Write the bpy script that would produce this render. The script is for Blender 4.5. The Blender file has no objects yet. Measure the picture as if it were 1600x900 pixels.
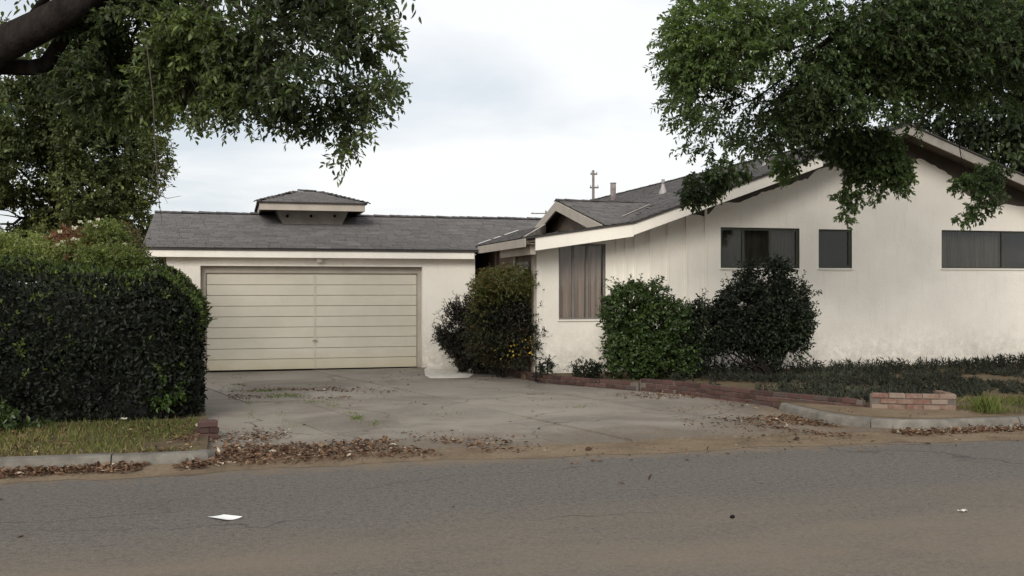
import bpy, math, random
import numpy as np
from mathutils import Vector, Matrix

random.seed(7)
SC = bpy.context.scene
COL = SC.collection

# ------------------------------------------------------------------ camera, sky, sun, exposure
CAM_H, ANG, FPX = 1.70, math.radians(15.0), 1612.0
SA, CA = math.sin(ANG), math.cos(ANG)
cam_data = bpy.data.cameras.new('camera')
cam = bpy.data.objects.new('camera', cam_data); COL.objects.link(cam)
cam_data.sensor_width = 36.0; cam_data.lens = 36.0 * FPX / 1600.0
cam_data.clip_start = 0.05; cam_data.clip_end = 6000
cam.location = (0, 0, CAM_H); cam.rotation_euler = (math.radians(90), 0, -ANG)
SC.camera = cam

SUN_EL, SUN_AZ = math.radians(27), math.radians(208)     # azimuth clockwise from +Y (behind the camera, a little left)
SUN_STRENGTH, SKY_STRENGTH, EXPOSURE = 1.5, 0.1, 0.92
world = bpy.data.worlds.new('World'); SC.world = world; world.use_nodes = True
wn, wl = world.node_tree.nodes, world.node_tree.links
wn.clear()
def wnode(t, **kw):
    n = wn.new(t)
    for k, v in kw.items(): setattr(n, k, v)
    return n
wout = wnode('ShaderNodeOutputWorld'); wbg = wnode('ShaderNodeBackground'); wbg.inputs['Strength'].default_value = SKY_STRENGTH
sky = wnode('ShaderNodeTexSky', sky_type='NISHITA', sun_disc=False)
sky.sun_elevation = SUN_EL; sky.sun_rotation = SUN_AZ; sky.dust_density = 2.0
tc = wnode('ShaderNodeTexCoord'); sep = wnode('ShaderNodeSeparateXYZ'); wl.new(tc.outputs['Generated'], sep.inputs[0])
def wmath(op, a, b=None):
    n = wnode('ShaderNodeMath', operation=op)
    for i, x in enumerate((a, b)):
        if x is None: continue
        if isinstance(x, (int, float)): n.inputs[i].default_value = x
        else: wl.new(x, n.inputs[i])
    return n.outputs[0]
zz = wmath('ADD', wmath('ABSOLUTE', sep.outputs['Z']), 0.10)
comb = wnode('ShaderNodeCombineXYZ')
wl.new(wmath('DIVIDE', sep.outputs['X'], zz), comb.inputs[0]); wl.new(wmath('DIVIDE', sep.outputs['Y'], zz), comb.inputs[1])
def wnoise(scale, detail, rough, dist, off):
    mp = wnode('ShaderNodeMapping'); mp.inputs['Location'].default_value = off
    wl.new(comb.outputs[0], mp.inputs['Vector'])
    n = wnode('ShaderNodeTexNoise'); wl.new(mp.outputs[0], n.inputs['Vector'])
    n.inputs['Scale'].default_value = scale; n.inputs['Detail'].default_value = detail
    n.inputs['Roughness'].default_value = rough; n.inputs['Distortion'].default_value = dist
    return n.outputs['Fac']
def wramp(fac, stops):
    r = wnode('ShaderNodeValToRGB'); cr = r.color_ramp
    while len(cr.elements) < len(stops): cr.elements.new(0.5)
    for e, (p, c) in zip(cr.elements, stops): e.position = p; e.color = (*c, 1)
    wl.new(fac, r.inputs['Fac']); return r.outputs['Color']
def wmix(fac, a, b):
    m = wnode('ShaderNodeMix', data_type='RGBA')
    if isinstance(fac, (int, float)): m.inputs[0].default_value = fac
    else: wl.new(fac, m.inputs[0])
    for i, x in ((6, a), (7, b)):
        if isinstance(x, tuple): m.inputs[i].default_value = (*x, 1)
        else: wl.new(x, m.inputs[i])
    return m.outputs[2]
n1 = wnoise(0.55, 6, 0.52, 0.3, (3.1, 1.7, 0)); n2 = wnoise(0.16, 4, 0.5, 0.2, (9.3, 4.2, 0))
m1 = wramp(n1, [(0.43, (0, 0, 0)), (0.62, (1, 1, 1))]); m2 = wramp(n2, [(0.35, (0, 0, 0)), (0.7, (1, 1, 1))])
bright = wmix(m2, (5.6, 5.55, 5.5), (5.05, 5.1, 5.15))
cloud = wmix(m1, bright, (3.8, 4.1, 4.4))
wl.new(wmix(0.92, sky.outputs[0], cloud), wbg.inputs['Color']); wl.new(wbg.outputs[0], wout.inputs['Surface'])

sun_data = bpy.data.lights.new('sun', 'SUN'); sun = bpy.data.objects.new('sun', sun_data); COL.objects.link(sun)
sun_data.energy = SUN_STRENGTH; sun_data.angle = math.radians(30); sun_data.color = (1.0, 0.955, 0.88)
sdir = Vector((math.sin(SUN_AZ) * math.cos(SUN_EL), math.cos(SUN_AZ) * math.cos(SUN_EL), math.sin(SUN_EL)))
sun.rotation_euler = sdir.to_track_quat('Z', 'Y').to_euler(); sun.location = (0, -5, 30)
vs = SC.view_settings
vs.view_transform = 'Standard'; vs.look = 'None'; vs.exposure = EXPOSURE; vs.gamma = 1.0; vs.use_curve_mapping = False
SC.cycles.max_bounces = 8; SC.cycles.transparent_max_bounces = 12
SC.cycles.use_denoising = True

# ------------------------------------------------------------------ coordinates: X along the street, Y away from it, camera over (0,0)
def C(px, py, d):                    # point at depth d in front of the photograph's lens
    lat = (px - 800) / FPX * d
    return np.array([lat * CA + d * SA, -lat * SA + d * CA, CAM_H - (py - 450) / FPX * d])
def U(px, v):                        # (u, depth) of a pixel column on the plane Y = v
    t = (px - 800) / FPX; d = v / (CA - t * SA)
    return d * (t * CA + SA), d
def UZ(px, py, v):
    u, d = U(px, v); return u, CAM_H + (450 - py) / FPX * d
def G(px, py, z=0.0):                # ground point
    d = (CAM_H - z) * FPX / (py - 450); p = C(px, py, d); return p[0], p[1]

# ------------------------------------------------------------------ materials
def hexless(c): return (c[0], c[1], c[2], 1.0)
class NT:
    def __init__(self, name):
        self.m = bpy.data.materials.new(name); self.m.use_nodes = True
        self.t = self.m.node_tree; self.t.nodes.clear()
        self.out = self.n('ShaderNodeOutputMaterial'); self.b = self.n('ShaderNodeBsdfPrincipled')
        self.l(self.b.outputs[0], self.out.inputs['Surface'])
        self.co = self.n('ShaderNodeTexCoord').outputs['Object']
    def n(self, t, **kw):
        x = self.t.nodes.new(t)
        for k, v in kw.items(): setattr(x, k, v)
        return x
    def l(self, a, b): self.t.links.new(a, b)
    def geo(self): return self.n('ShaderNodeNewGeometry').outputs['Position']
    def noise(self, scale, detail=4, rough=0.55, vec=None, stretch=None, dist=0.0):
        v = vec or self.geo()
        if stretch:
            mp = self.n('ShaderNodeMapping'); mp.inputs['Scale'].default_value = stretch; self.l(v, mp.inputs[0]); v = mp.outputs[0]
        x = self.n('ShaderNodeTexNoise'); self.l(v, x.inputs['Vector'])
        x.inputs['Scale'].default_value = scale; x.inputs['Detail'].default_value = detail
        x.inputs['Roughness'].default_value = rough; x.inputs['Distortion'].default_value = dist
        return x.outputs['Fac']
    def ramp(self, fac, stops, interp='LINEAR'):
        r = self.n('ShaderNodeValToRGB'); cr = r.color_ramp; cr.interpolation = interp
        while len(cr.elements) < len(stops): cr.elements.new(0.5)
        for e, (p, c) in zip(cr.elements, stops):
            e.position = p; e.color = hexless(c) if isinstance(c, tuple) else (c, c, c, 1)
        self.l(fac, r.inputs[0]); return r.outputs[0]
    def mix(self, fac, a, b, blend='MIX'):
        x = self.n('ShaderNodeMix', data_type='RGBA', blend_type=blend)
        if isinstance(fac, (int, float)): x.inputs[0].default_value = fac
        else: self.l(fac, x.inputs[0])
        for i, y in ((6, a), (7, b)):
            if isinstance(y, tuple): x.inputs[i].default_value = hexless(y)
            else: self.l(y, x.inputs[i])
        return x.outputs[2]
    def math(self, op, a, b=None, clamp=False):
        x = self.n('ShaderNodeMath', operation=op, use_clamp=clamp)
        for i, y in enumerate((a, b)):
            if y is None: continue
            if isinstance(y, (int, float)): x.inputs[i].default_value = y
            else: self.l(y, x.inputs[i])
        return x.outputs[0]
    def xyz(self, vec=None):
        s = self.n('ShaderNodeSeparateXYZ'); self.l(vec or self.geo(), s.inputs[0]); return s.outputs
    def maprange(self, v, a, b, c=0.0, d=1.0):
        x = self.n('ShaderNodeMapRange'); self.l(v, x.inputs[0])
        for i, y in enumerate((a, b, c, d)): x.inputs[i + 1].default_value = y
        return x.outputs[0]
    def attr(self, name='tint'): return self.n('ShaderNodeAttribute', attribute_name=name).outputs['Fac']
    def objrand(self): return self.n('ShaderNodeObjectInfo').outputs['Random']
    def color(self, c):
        if isinstance(c, tuple): self.b.inputs['Base Color'].default_value = hexless(c)
        else: self.l(c, self.b.inputs['Base Color'])
    def bump(self, h, strength=0.3, dist=0.02):
        x = self.n('ShaderNodeBump'); x.inputs['Strength'].default_value = strength; x.inputs['Distance'].default_value = dist
        self.l(h, x.inputs['Height']); self.l(x.outputs[0], self.b.inputs['Normal'])
    def rough(self, r, spec=0.3):
        if isinstance(r, (int, float)): self.b.inputs['Roughness'].default_value = r
        else: self.l(r, self.b.inputs['Roughness'])
        self.b.inputs['Specular IOR Level'].default_value = spec

def plain(name, c, var=0.18, scale=6, rough=0.8, spec=0.2, bump=0.1, bscale=60, rand=0.0, stretch=None):
    t = NT(name); n = t.noise(scale, 5, 0.6, stretch=stretch)
    lo = tuple(x * (1 - var) for x in c); hi = tuple(min(1, x * (1 + var)) for x in c)
    col = t.ramp(n, [(0.3, lo), (0.7, hi)])
    if rand:
        f = t.maprange(t.objrand(), 0, 1, 1 - rand, 1 + rand)
        cc = t.n('ShaderNodeCombineXYZ')
        for i in range(3): t.l(f, cc.inputs[i])
        col = t.mix(1.0, col, cc.outputs[0], 'MULTIPLY')
    t.color(col); t.rough(rough, spec)
    if bump: t.bump(t.noise(bscale, 4, 0.6), bump, 0.01)
    return t.m

def leaf_mat(name, stops, rough=0.5, spec=0.35, trans=0.28, tcol=1.6):
    t = NT(name); col = t.ramp(t.attr(), stops); t.color(col); t.rough(rough, spec)
    if trans:
        tr = t.n('ShaderNodeBsdfTranslucent')
        t.l(t.mix(1.0, col, (tcol, tcol * 1.05, tcol * 0.6), 'MULTIPLY'), tr.inputs[0])
        mx = t.n('ShaderNodeMixShader'); mx.inputs[0].default_value = trans
        t.l(t.b.outputs[0], mx.inputs[1]); t.l(tr.outputs[0], mx.inputs[2]); t.l(mx.outputs[0], t.out.inputs[0])
    return t.m

M = {}
# white painted stucco and boards, scuffed, with splashed dirt low down
def white_wall(name, base, stucco):
    t = NT(name); x, y, z = t.xyz()
    big = t.noise(0.9, 5, 0.55); fine = t.noise(14, 5, 0.6)
    col = t.ramp(big, [(0.30, tuple(c * 0.90 for c in base)), (0.55, base), (0.72, tuple(min(1, c * 1.06) for c in base))])
    streak = t.noise(3.0, 4, 0.6, stretch=(4, 4, 0.35))
    col = t.mix(t.ramp(streak, [(0.56, 0.0), (0.78, 0.28)]), col, tuple(c * 0.72 for c in base))
    low = t.maprange(z, 0.15, 1.15, 1.0, 0.0)
    sp = t.math('ADD', t.math('MULTIPLY', t.noise(8.0, 7, 0.75, dist=0.6), 0.6), t.math('MULTIPLY', t.noise(1.3, 4, 0.6), 0.42))
    f = t.math('MULTIPLY', t.math('MULTIPLY', low, t.ramp(t.math('ADD', sp, t.math('MULTIPLY', low, 0.16)), [(0.50, 0.0), (0.70, 1.0)])), 0.62)
    col = t.mix(f, col, (0.34, 0.315, 0.275))
    specks = t.ramp(t.noise(34, 3, 0.6, stretch=(1.2, 1.2, 0.6)), [(0.67, 0.0), (0.71, 1.0)])
    col = t.mix(t.math('MULTIPLY', specks, t.maprange(z, 0.2, 1.5, 0.75, 0.0)), col, (0.22, 0.2, 0.17))
    t.color(col); t.rough(0.85, 0.2); t.bump(t.noise(24, 6, 0.7), 0.6 if stucco else 0.12, 0.015)
    return t.m
M['white'] = white_wall('white_paint', (0.88, 0.825, 0.735), True)
M['whiteboard'] = white_wall('white_painted_board', (0.88, 0.83, 0.745), False)
M['bare'] = plain('shadowed_bare_stucco', (0.105, 0.09, 0.074), 0.25, 2.5, 0.9, 0.1, 0.4, 30)  # unpainted wall, with the soffit's shadow put into its dark colour
M['taupe'] = plain('taupe_trim_paint', (0.40, 0.355, 0.30), 0.14, 2.0, 0.7, 0.25, 0.08, 40, stretch=(1, 1, 1))
M['greytrim'] = plain('weathered_grey_trim', (0.30, 0.275, 0.24), 0.2, 3.0, 0.8, 0.2, 0.1)
M['soffit'] = plain('brown_soffit', (0.13, 0.105, 0.085), 0.2, 4, 0.85, 0.15)
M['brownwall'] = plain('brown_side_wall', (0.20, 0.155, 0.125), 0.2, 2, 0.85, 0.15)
M['wood'] = plain('brown_wood_siding', (0.15, 0.12, 0.10), 0.25, 3, 0.85, 0.15, stretch=(1, 1, 0.3))
# garage door: cream boards with dust at the foot
t = NT('cream_door_paint'); x, y, z = t.xyz()
c0 = t.ramp(t.noise(1.6, 5, 0.6), [(0.3, (0.55, 0.51, 0.42)), (0.7, (0.63, 0.59, 0.495))])
c0 = t.mix(t.math('MULTIPLY', t.ramp(t.noise(2.2, 5, 0.7), [(0.58, 0.0), (0.7, 0.5)]), t.maprange(x, 2.4, 3.7, 0.0, 0.9)), c0, (0.45, 0.41, 0.36))
c0 = t.mix(t.math('MULTIPLY', t.maprange(z, 0.02, 0.42, 0.8, 0.0), t.noise(3, 4, 0.6)), c0, (0.55, 0.44, 0.22))
t.color(c0); t.rough(0.55, 0.3); t.bump(t.noise(40, 3, 0.5), 0.05, 0.01); M['door'] = t.m
# asphalt shingles
t = NT('grey_asphalt_shingle'); a = t.attr()
c0 = t.ramp(a, [(0.0, (0.076, 0.073, 0.074)), (0.5, (0.108, 0.104, 0.105)), (1.0, (0.148, 0.141, 0.140))])
c0 = t.mix(t.ramp(t.noise(0.8, 5, 0.6), [(0.35, 0.0), (0.7, 0.3)]), c0, (0.125, 0.114, 0.108))
c0 = t.mix(t.ramp(t.noise(90, 2, 0.6), [(0.4, 0.0), (0.65, 0.35)]), c0, (0.2, 0.185, 0.18))
t.color(c0); t.rough(0.92, 0.15); t.bump(t.noise(140, 2, 0.6), 0.3, 0.006); M['shingle'] = t.m
M['capshingle'] = plain('ridge_cap_shingle', (0.082, 0.076, 0.074), 0.2, 20, 0.92, 0.15, 0.3, 120, rand=0.25)
M['deck'] = plain('roof_deck_felt', (0.06, 0.055, 0.052), 0.15, 10, 0.95, 0.1)
M['flash'] = plain('bare_metal_flashing', (0.62, 0.60, 0.58), 0.12, 6, 0.5, 0.4, 0.05)
M['galv'] = plain('galvanised_pipe', (0.33, 0.31, 0.30), 0.3, 7, 0.55, 0.4, 0.05)
M['dull'] = plain('rusty_grey_flue', (0.20, 0.17, 0.165), 0.4, 9, 0.7, 0.3, 0.05)
M['olive'] = plain('dark_olive_frame', (0.060, 0.064, 0.048), 0.2, 5, 0.5, 0.3, 0.04)
M['greyframe'] = plain('grey_aluminium_frame', (0.20, 0.185, 0.17), 0.15, 5, 0.5, 0.3, 0.04)
M['curtain_grey'] = plain('grey_curtain_cloth', (0.56, 0.49, 0.465), 0.2, 3, 0.9, 0.1, 0.05, stretch=(6, 6, 0.4))
M['curtain_dark'] = plain('dim_green_curtain_cloth', (0.115, 0.112, 0.092), 0.35, 3, 0.9, 0.1, 0.05, stretch=(6, 6, 0.4))
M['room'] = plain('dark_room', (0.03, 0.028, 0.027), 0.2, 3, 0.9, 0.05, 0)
M['lamp'] = plain('white_lamp_globe', (0.70, 0.66, 0.6), 0.1, 9, 0.35, 0.4, 0)
M['black'] = plain('black_hole', (0.012, 0.011, 0.011), 0.1, 5, 0.9, 0.05, 0)
t = NT('window_glass')
gl = t.n('ShaderNodeBsdfGlossy'); gl.inputs['Roughness'].default_value = 0.04; gl.inputs['Color'].default_value = (0.93, 0.94, 0.93, 1)
tr = t.n('ShaderNodeBsdfTransparent'); tr.inputs[0].default_value = (0.84, 0.83, 0.81, 1)
fr = t.n('ShaderNodeFresnel'); fr.inputs[0].default_value = 1.36
mx = t.n('ShaderNodeMixShader'); t.l(fr.outputs[0], mx.inputs[0]); t.l(tr.outputs[0], mx.inputs[1]); t.l(gl.outputs[0], mx.inputs[2]); t.l(mx.outputs[0], t.out.inputs[0])
M['glass'] = t.m
# ground family
t = NT('dusty_asphalt'); x, y, z = t.xyz()
c0 = t.ramp(t.noise(0.35, 5, 0.6, stretch=(0.5, 1.4, 1)), [(0.3, (0.088, 0.078, 0.069)), (0.7, (0.110, 0.098, 0.087))])
c0 = t.mix(t.ramp(t.noise(75, 3, 0.75), [(0.46, 0.0), (0.66, 0.75)]), c0, (0.22, 0.198, 0.172))
c0 = t.mix(t.ramp(t.noise(26, 5, 0.8), [(0.42, 0.0), (0.68, 0.75)]), c0, (0.215, 0.195, 0.168))
c0 = t.mix(t.ramp(t.noise(17, 5, 0.8), [(0.48, 0.0), (0.68, 0.65)]), c0, (0.042, 0.039, 0.037))
c0 = t.mix(t.ramp(t.noise(0.8, 5, 0.65, dist=0.5), [(0.58, 0.0), (0.74, 0.35)]), c0, (0.055, 0.05, 0.048))
c0 = t.mix(t.ramp(t.noise(48, 4, 0.75), [(0.53, 0.0), (0.66, 0.75)]), c0, (0.045, 0.042, 0.040))
band = t.math('MULTIPLY', t.maprange(y, 7.9, 6.6, 0.0, 1.0), t.maprange(y, 4.2, 5.6, 0.35, 1.0))
c0 = t.mix(t.math('MULTIPLY', band, t.ramp(t.noise(0.55, 5, 0.6, stretch=(0.6, 1.3, 1)), [(0.36, 0.1), (0.62, 0.62)])), c0, (0.215, 0.168, 0.118))
edge = t.math('ADD', t.maprange(y, 9.3, 10.0, 0.0, 0.75), t.math('MULTIPLY', t.math('SUBTRACT', t.noise(2.6, 6, 0.75), 0.5), 1.5))
c0 = t.mix(t.ramp(edge, [(0.30, 0.0), (0.80, 0.95)]), c0, (0.19, 0.143, 0.097))
crk = t.n('ShaderNodeTexVoronoi', feature='DISTANCE_TO_EDGE'); crk.inputs['Scale'].default_value = 0.22
mp = t.n('ShaderNodeMapping'); mp.inputs['Scale'].default_value = (0.5, 1.6, 1); mp.inputs['Location'].default_value = (0.9, 0.33, 0)
dn = t.n('ShaderNodeTexNoise'); dn.inputs['Scale'].default_value = 1.3; dn.inputs['Detail'].default_value = 6; g0 = t.geo(); t.l(g0, dn.inputs['Vector'])
va = t.n('ShaderNodeVectorMath', operation='ADD'); vsc = t.n('ShaderNodeVectorMath', operation='SCALE'); vsc.inputs['Scale'].default_value = 0.9
t.l(dn.outputs['Color'], vsc.inputs[0]); t.l(g0, va.inputs[0]); t.l(vsc.outputs[0], va.inputs[1]); t.l(va.outputs[0], mp.inputs[0]); t.l(mp.outputs[0], crk.inputs['Vector'])
ck = t.ramp(crk.outputs['Distance'], [(0.0, 1.0), (0.0045, 0.0)])
c0 = t.mix(t.math('MULTIPLY', ck, t.ramp(t.noise(0.5, 3, 0.5), [(0.40, 0.0), (0.55, 0.8)])), c0, (0.055, 0.05, 0.048))
t.color(c0); t.rough(0.9, 0.2); t.bump(t.noise(45, 5, 0.8), 0.7, 0.015); M['road'] = t.m

t = NT('worn_concrete'); x, y, z = t.xyz()
c0 = t.ramp(t.noise(0.7, 6, 0.6), [(0.3, (0.190, 0.166, 0.137)), (0.7, (0.272, 0.240, 0.200))])
rn = t.maprange(t.objrand(), 0, 1, 0.9, 1.08); cc = t.n('ShaderNodeCombineXYZ')
for i in range(3): t.l(rn, cc.inputs[i])
c0 = t.mix(1.0, c0, cc.outputs[0], 'MULTIPLY')
c0 = t.mix(t.ramp(t.noise(0.9, 6, 0.7, dist=0.4), [(0.54, 0.0), (0.72, 0.6)]), c0, (0.165, 0.15, 0.13))
c0 = t.mix(t.ramp(t.noise(45, 3, 0.7), [(0.55, 0.0), (0.7, 0.45)]), c0, (0.14, 0.13, 0.115))
dirt = t.math('ADD', t.math('MULTIPLY', t.maprange(y, 12.6, 10.6, 0.0, 0.85), 1.0), t.math('MULTIPLY', t.math('SUBTRACT', t.noise(1.1, 6, 0.7), 0.5), 1.3))
dirt2 = t.math('ADD', t.math('MULTIPLY', t.maprange(x, 5.2, 7.2, 0.0, 0.7), t.maprange(y, 16.5, 13.0, 0.0, 1.0)), t.math('MULTIPLY', t.math('SUBTRACT', t.noise(1.4, 6, 0.7), 0.5), 1.1))
c0 = t.mix(t.ramp(dirt, [(0.34, 0.0), (0.8, 0.85)]), c0, (0.135, 0.102, 0.070))
c0 = t.mix(t.ramp(dirt2, [(0.30, 0.0), (0.75, 0.9)]), c0, (0.145, 0.098, 0.058))
cv = t.n('ShaderNodeTexVoronoi', feature='DISTANCE_TO_EDGE'); cv.inputs['Scale'].default_value = 0.55
dn = t.n('ShaderNodeTexNoise'); dn.inputs['Scale'].default_value = 2.0; dn.inputs['Detail'].default_value = 6; g0 = t.geo(); t.l(g0, dn.inputs['Vector'])
va = t.n('ShaderNodeVectorMath', operation='ADD'); vsc = t.n('ShaderNodeVectorMath', operation='SCALE'); vsc.inputs['Scale'].default_value = 0.5
t.l(dn.outputs['Color'], vsc.inputs[0]); t.l(g0, va.inputs[0]); t.l(vsc.outputs[0], va.inputs[1]); t.l(va.outputs[0], cv.inputs['Vector'])
c0 = t.mix(t.math('MULTIPLY', t.ramp(cv.outputs['Distance'], [(0.0, 1.0), (0.010, 0.0)]), t.ramp(t.noise(0.6, 3, 0.5), [(0.42, 0.0), (0.52, 0.9)])), c0, (0.05, 0.043, 0.034))
c0 = t.mix(t.ramp(t.noise(0.45, 5, 0.65, dist=0.8), [(0.47, 0.0), (0.64, 0.7)]), c0, (0.118, 0.098, 0.078))
c0 = t.mix(t.ramp(t.noise(22, 4, 0.75), [(0.52, 0.0), (0.68, 0.35)]), c0, (0.33, 0.30, 0.255))
t.color(c0); t.rough(0.9, 0.2); t.bump(t.noise(30, 5, 0.7), 0.4, 0.015); M['concrete'] = t.m
M['kerb'] = plain('grey_kerb_concrete', (0.155, 0.142, 0.122), 0.38, 4.5, 0.9, 0.2, 0.3, 50, rand=0.08)
t = NT('tan_dirt'); c0 = t.ramp(t.noise(1.8, 6, 0.65), [(0.3, (0.125, 0.09, 0.06)), (0.5, (0.195, 0.145, 0.095)), (0.72, (0.245, 0.187, 0.13))])
c0 = t.mix(t.ramp(t.noise(30, 5, 0.8), [(0.47, 0.0), (0.66, 0.8)]), c0, (0.085, 0.066, 0.05)); t.color(c0); t.rough(0.95, 0.1); t.bump(t.noise(60, 4, 0.7), 0.5, 0.015); M['dirt'] = t.m
t = NT('leafy_soil'); c0 = t.ramp(t.noise(2.3, 6, 0.7), [(0.3, (0.065, 0.05, 0.034)), (0.5, (0.12, 0.088, 0.055)), (0.7, (0.15, 0.12, 0.07))])
t.color(c0); t.rough(0.95, 0.1); t.bump(t.noise(40, 4, 0.7), 0.6, 0.02); M['soil'] = t.m
t = NT('red_brick'); c0 = t.ramp(t.objrand(), [(0.0, (0.045, 0.027, 0.025)), (0.35, (0.072, 0.038, 0.034)), (0.7, (0.10, 0.053, 0.046)), (1.0, (0.065, 0.05, 0.045))])
c0 = t.mix(t.ramp(t.noise(9, 5, 0.7), [(0.45, 0.0), (0.7, 0.55)]), c0, (0.09, 0.07, 0.06)); t.color(c0); t.rough(0.92, 0.15); t.bump(t.noise(50, 4, 0.7), 0.4, 0.01); M['brick'] = t.m
t = NT('limed_brick'); c0 = t.ramp(t.objrand(), [(0.0, (0.15, 0.075, 0.058)), (0.5, (0.18, 0.115, 0.088)), (1.0, (0.22, 0.165, 0.13))])
c0 = t.mix(t.ramp(t.noise(11, 5, 0.7), [(0.45, 0.0), (0.62, 0.6)]), c0, (0.24, 0.20, 0.16)); t.color(c0); t.rough(0.92, 0.15); t.bump(t.noise(50, 4, 0.7), 0.4, 0.01); M['limebrick'] = t.m
M['mortar'] = plain('old_mortar', (0.12, 0.10, 0.085), 0.25, 12, 0.95, 0.1, 0.4, 60)
# bark and leaves
t = NT('dark_bark'); c0 = t.ramp(t.noise(9, 6, 0.7, stretch=(1, 1, 0.4)), [(0.35, (0.012, 0.010, 0.009)), (0.7, (0.036, 0.029, 0.026))])
t.color(c0); t.rough(0.95, 0.1); t.bump(t.noise(16, 5, 0.7, stretch=(1, 1, 0.35)), 0.8, 0.05); M['bark'] = t.m
M['twig'] = plain('thin_twig_bark', (0.10, 0.08, 0.062), 0.3, 20, 0.9, 0.1, 0)
M['deadtwig'] = plain('dry_grey_twig', (0.085, 0.07, 0.06), 0.3, 20, 0.9, 0.1, 0)
M['leaf_ash'] = leaf_mat('mid_green_leaf', [(0.0, (0.028, 0.038, 0.020)), (0.45, (0.056, 0.078, 0.034)), (0.75, (0.092, 0.125, 0.044)), (1.0, (0.16, 0.20, 0.066))], 0.5, 0.35, 0.40, 2.1)
M['leaf_elm'] = leaf_mat('fresh_green_leaf', [(0.0, (0.022, 0.034, 0.015)), (0.45, (0.044, 0.070, 0.026)), (0.75, (0.072, 0.112, 0.036)), (1.0, (0.12, 0.17, 0.052))], 0.5, 0.35, 0.40, 2.1)
M['leaf_olive'] = leaf_mat('yellow_green_leaf', [(0.0, (0.034, 0.044, 0.018)), (0.5, (0.088, 0.105, 0.036)), (1.0, (0.19, 0.21, 0.07))], 0.55, 0.3, 0.25)
M['leaf_dark'] = leaf_mat('dark_evergreen_leaf', [(0.0, (0.012, 0.020, 0.010)), (0.6, (0.028, 0.042, 0.018)), (1.0, (0.055, 0.075, 0.028))], 0.5, 0.3, 0.15)
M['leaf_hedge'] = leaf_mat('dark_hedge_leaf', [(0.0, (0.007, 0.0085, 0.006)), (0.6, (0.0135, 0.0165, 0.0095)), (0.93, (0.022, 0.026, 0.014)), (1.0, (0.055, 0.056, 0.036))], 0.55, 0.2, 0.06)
M['leaf_lit_new'] = leaf_mat('lit_new_hedge_leaf', [(0.0, (0.03, 0.045, 0.012)), (0.5, (0.06, 0.09, 0.018)), (1.0, (0.11, 0.15, 0.03))], 0.5, 0.3, 0.25)  # young shoots, and the light on the hedge put into leaf colour
M['leaf_shrub'] = leaf_mat('glossy_shrub_leaf', [(0.0, (0.022, 0.036, 0.012)), (0.5, (0.042, 0.070, 0.018)), (0.85, (0.07, 0.112, 0.026)), (1.0, (0.125, 0.175, 0.045))], 0.42, 0.4, 0.22)
M['leaf_myrtle'] = leaf_mat('blackish_shrub_leaf', [(0.0, (0.008, 0.011, 0.007)), (0.6, (0.016, 0.022, 0.012)), (1.0, (0.034, 0.048, 0.022))], 0.5, 0.22, 0.08)
M['leaf_nandina'] = leaf_mat('bronze_green_leaf', [(0.0, (0.013, 0.014, 0.009)), (0.6, (0.028, 0.030, 0.015)), (0.9, (0.06, 0.055, 0.02)), (1.0, (0.12, 0.035, 0.022))], 0.5, 0.3, 0.2)
M['leaf_nandtop'] = leaf_mat('yellowing_leaf', [(0.0, (0.055, 0.065, 0.02)), (0.5, (0.10, 0.105, 0.03)), (0.78, (0.16, 0.12, 0.04)), (1.0, (0.19, 0.045, 0.03))], 0.5, 0.3, 0.25)
M['leaf_juniper'] = leaf_mat('grey_green_needle', [(0.0, (0.013, 0.015, 0.010)), (0.6, (0.027, 0.030, 0.020)), (1.0, (0.052, 0.057, 0.038))], 0.7, 0.2, 0.05)
M['leaf_brown'] = leaf_mat('dark_brown_green_leaf', [(0.0, (0.010, 0.009, 0.007)), (0.6, (0.022, 0.020, 0.014)), (1.0, (0.045, 0.042, 0.024))], 0.55, 0.2, 0.08)
M['leaf_fresh'] = leaf_mat('fresh_pale_leaf', [(0.0, (0.055, 0.075, 0.022)), (0.5, (0.115, 0.145, 0.042)), (1.0, (0.22, 0.25, 0.08))], 0.5, 0.3, 0.3)
M['leaf_red'] = leaf_mat('red_tipped_leaf', [(0.0, (0.05, 0.06, 0.02)), (0.5, (0.10, 0.09, 0.035)), (1.0, (0.20, 0.085, 0.05))], 0.5, 0.3, 0.2)
M['grass'] = leaf_mat('short_grass_blade', [(0.0, (0.06, 0.075, 0.02)), (0.5, (0.11, 0.13, 0.035)), (0.8, (0.19, 0.175, 0.065)), (1.0, (0.30, 0.24, 0.12))], 0.7, 0.2, 0.25)
M['weed'] = leaf_mat('bright_weed_blade', [(0.0, (0.07, 0.10, 0.022)), (0.6, (0.13, 0.17, 0.04)), (1.0, (0.24, 0.22, 0.09))], 0.7, 0.2, 0.25)
M['litter'] = leaf_mat('dry_brown_leaf', [(0.0, (0.045, 0.026, 0.018)), (0.4, (0.115, 0.062, 0.038)), (0.75, (0.20, 0.125, 0.075)), (0.93, (0.30, 0.21, 0.14)), (1.0, (0.46, 0.39, 0.30))], 0.8, 0.15, 0.05)
M['petal_white'] = leaf_mat('cream_petal', [(0.0, (0.55, 0.52, 0.42)), (1.0, (0.8, 0.78, 0.7))], 0.7, 0.2, 0.2)
M['petal_yellow'] = leaf_mat('yellow_petal', [(0.0, (0.55, 0.38, 0.03)), (1.0, (0.75, 0.6, 0.12))], 0.7, 0.2, 0.2)
M['paper'] = plain('white_paper', (0.78, 0.77, 0.75), 0.05, 8, 0.8, 0.2, 0.03)
M['litterwhite'] = plain('crumpled_pale_scrap', (0.55, 0.52, 0.48), 0.2, 30, 0.8, 0.2, 0.2)
M['pole'] = plain('weathered_pole_wood', (0.16, 0.14, 0.125), 0.2, 5, 0.9, 0.1, 0.1)

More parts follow.
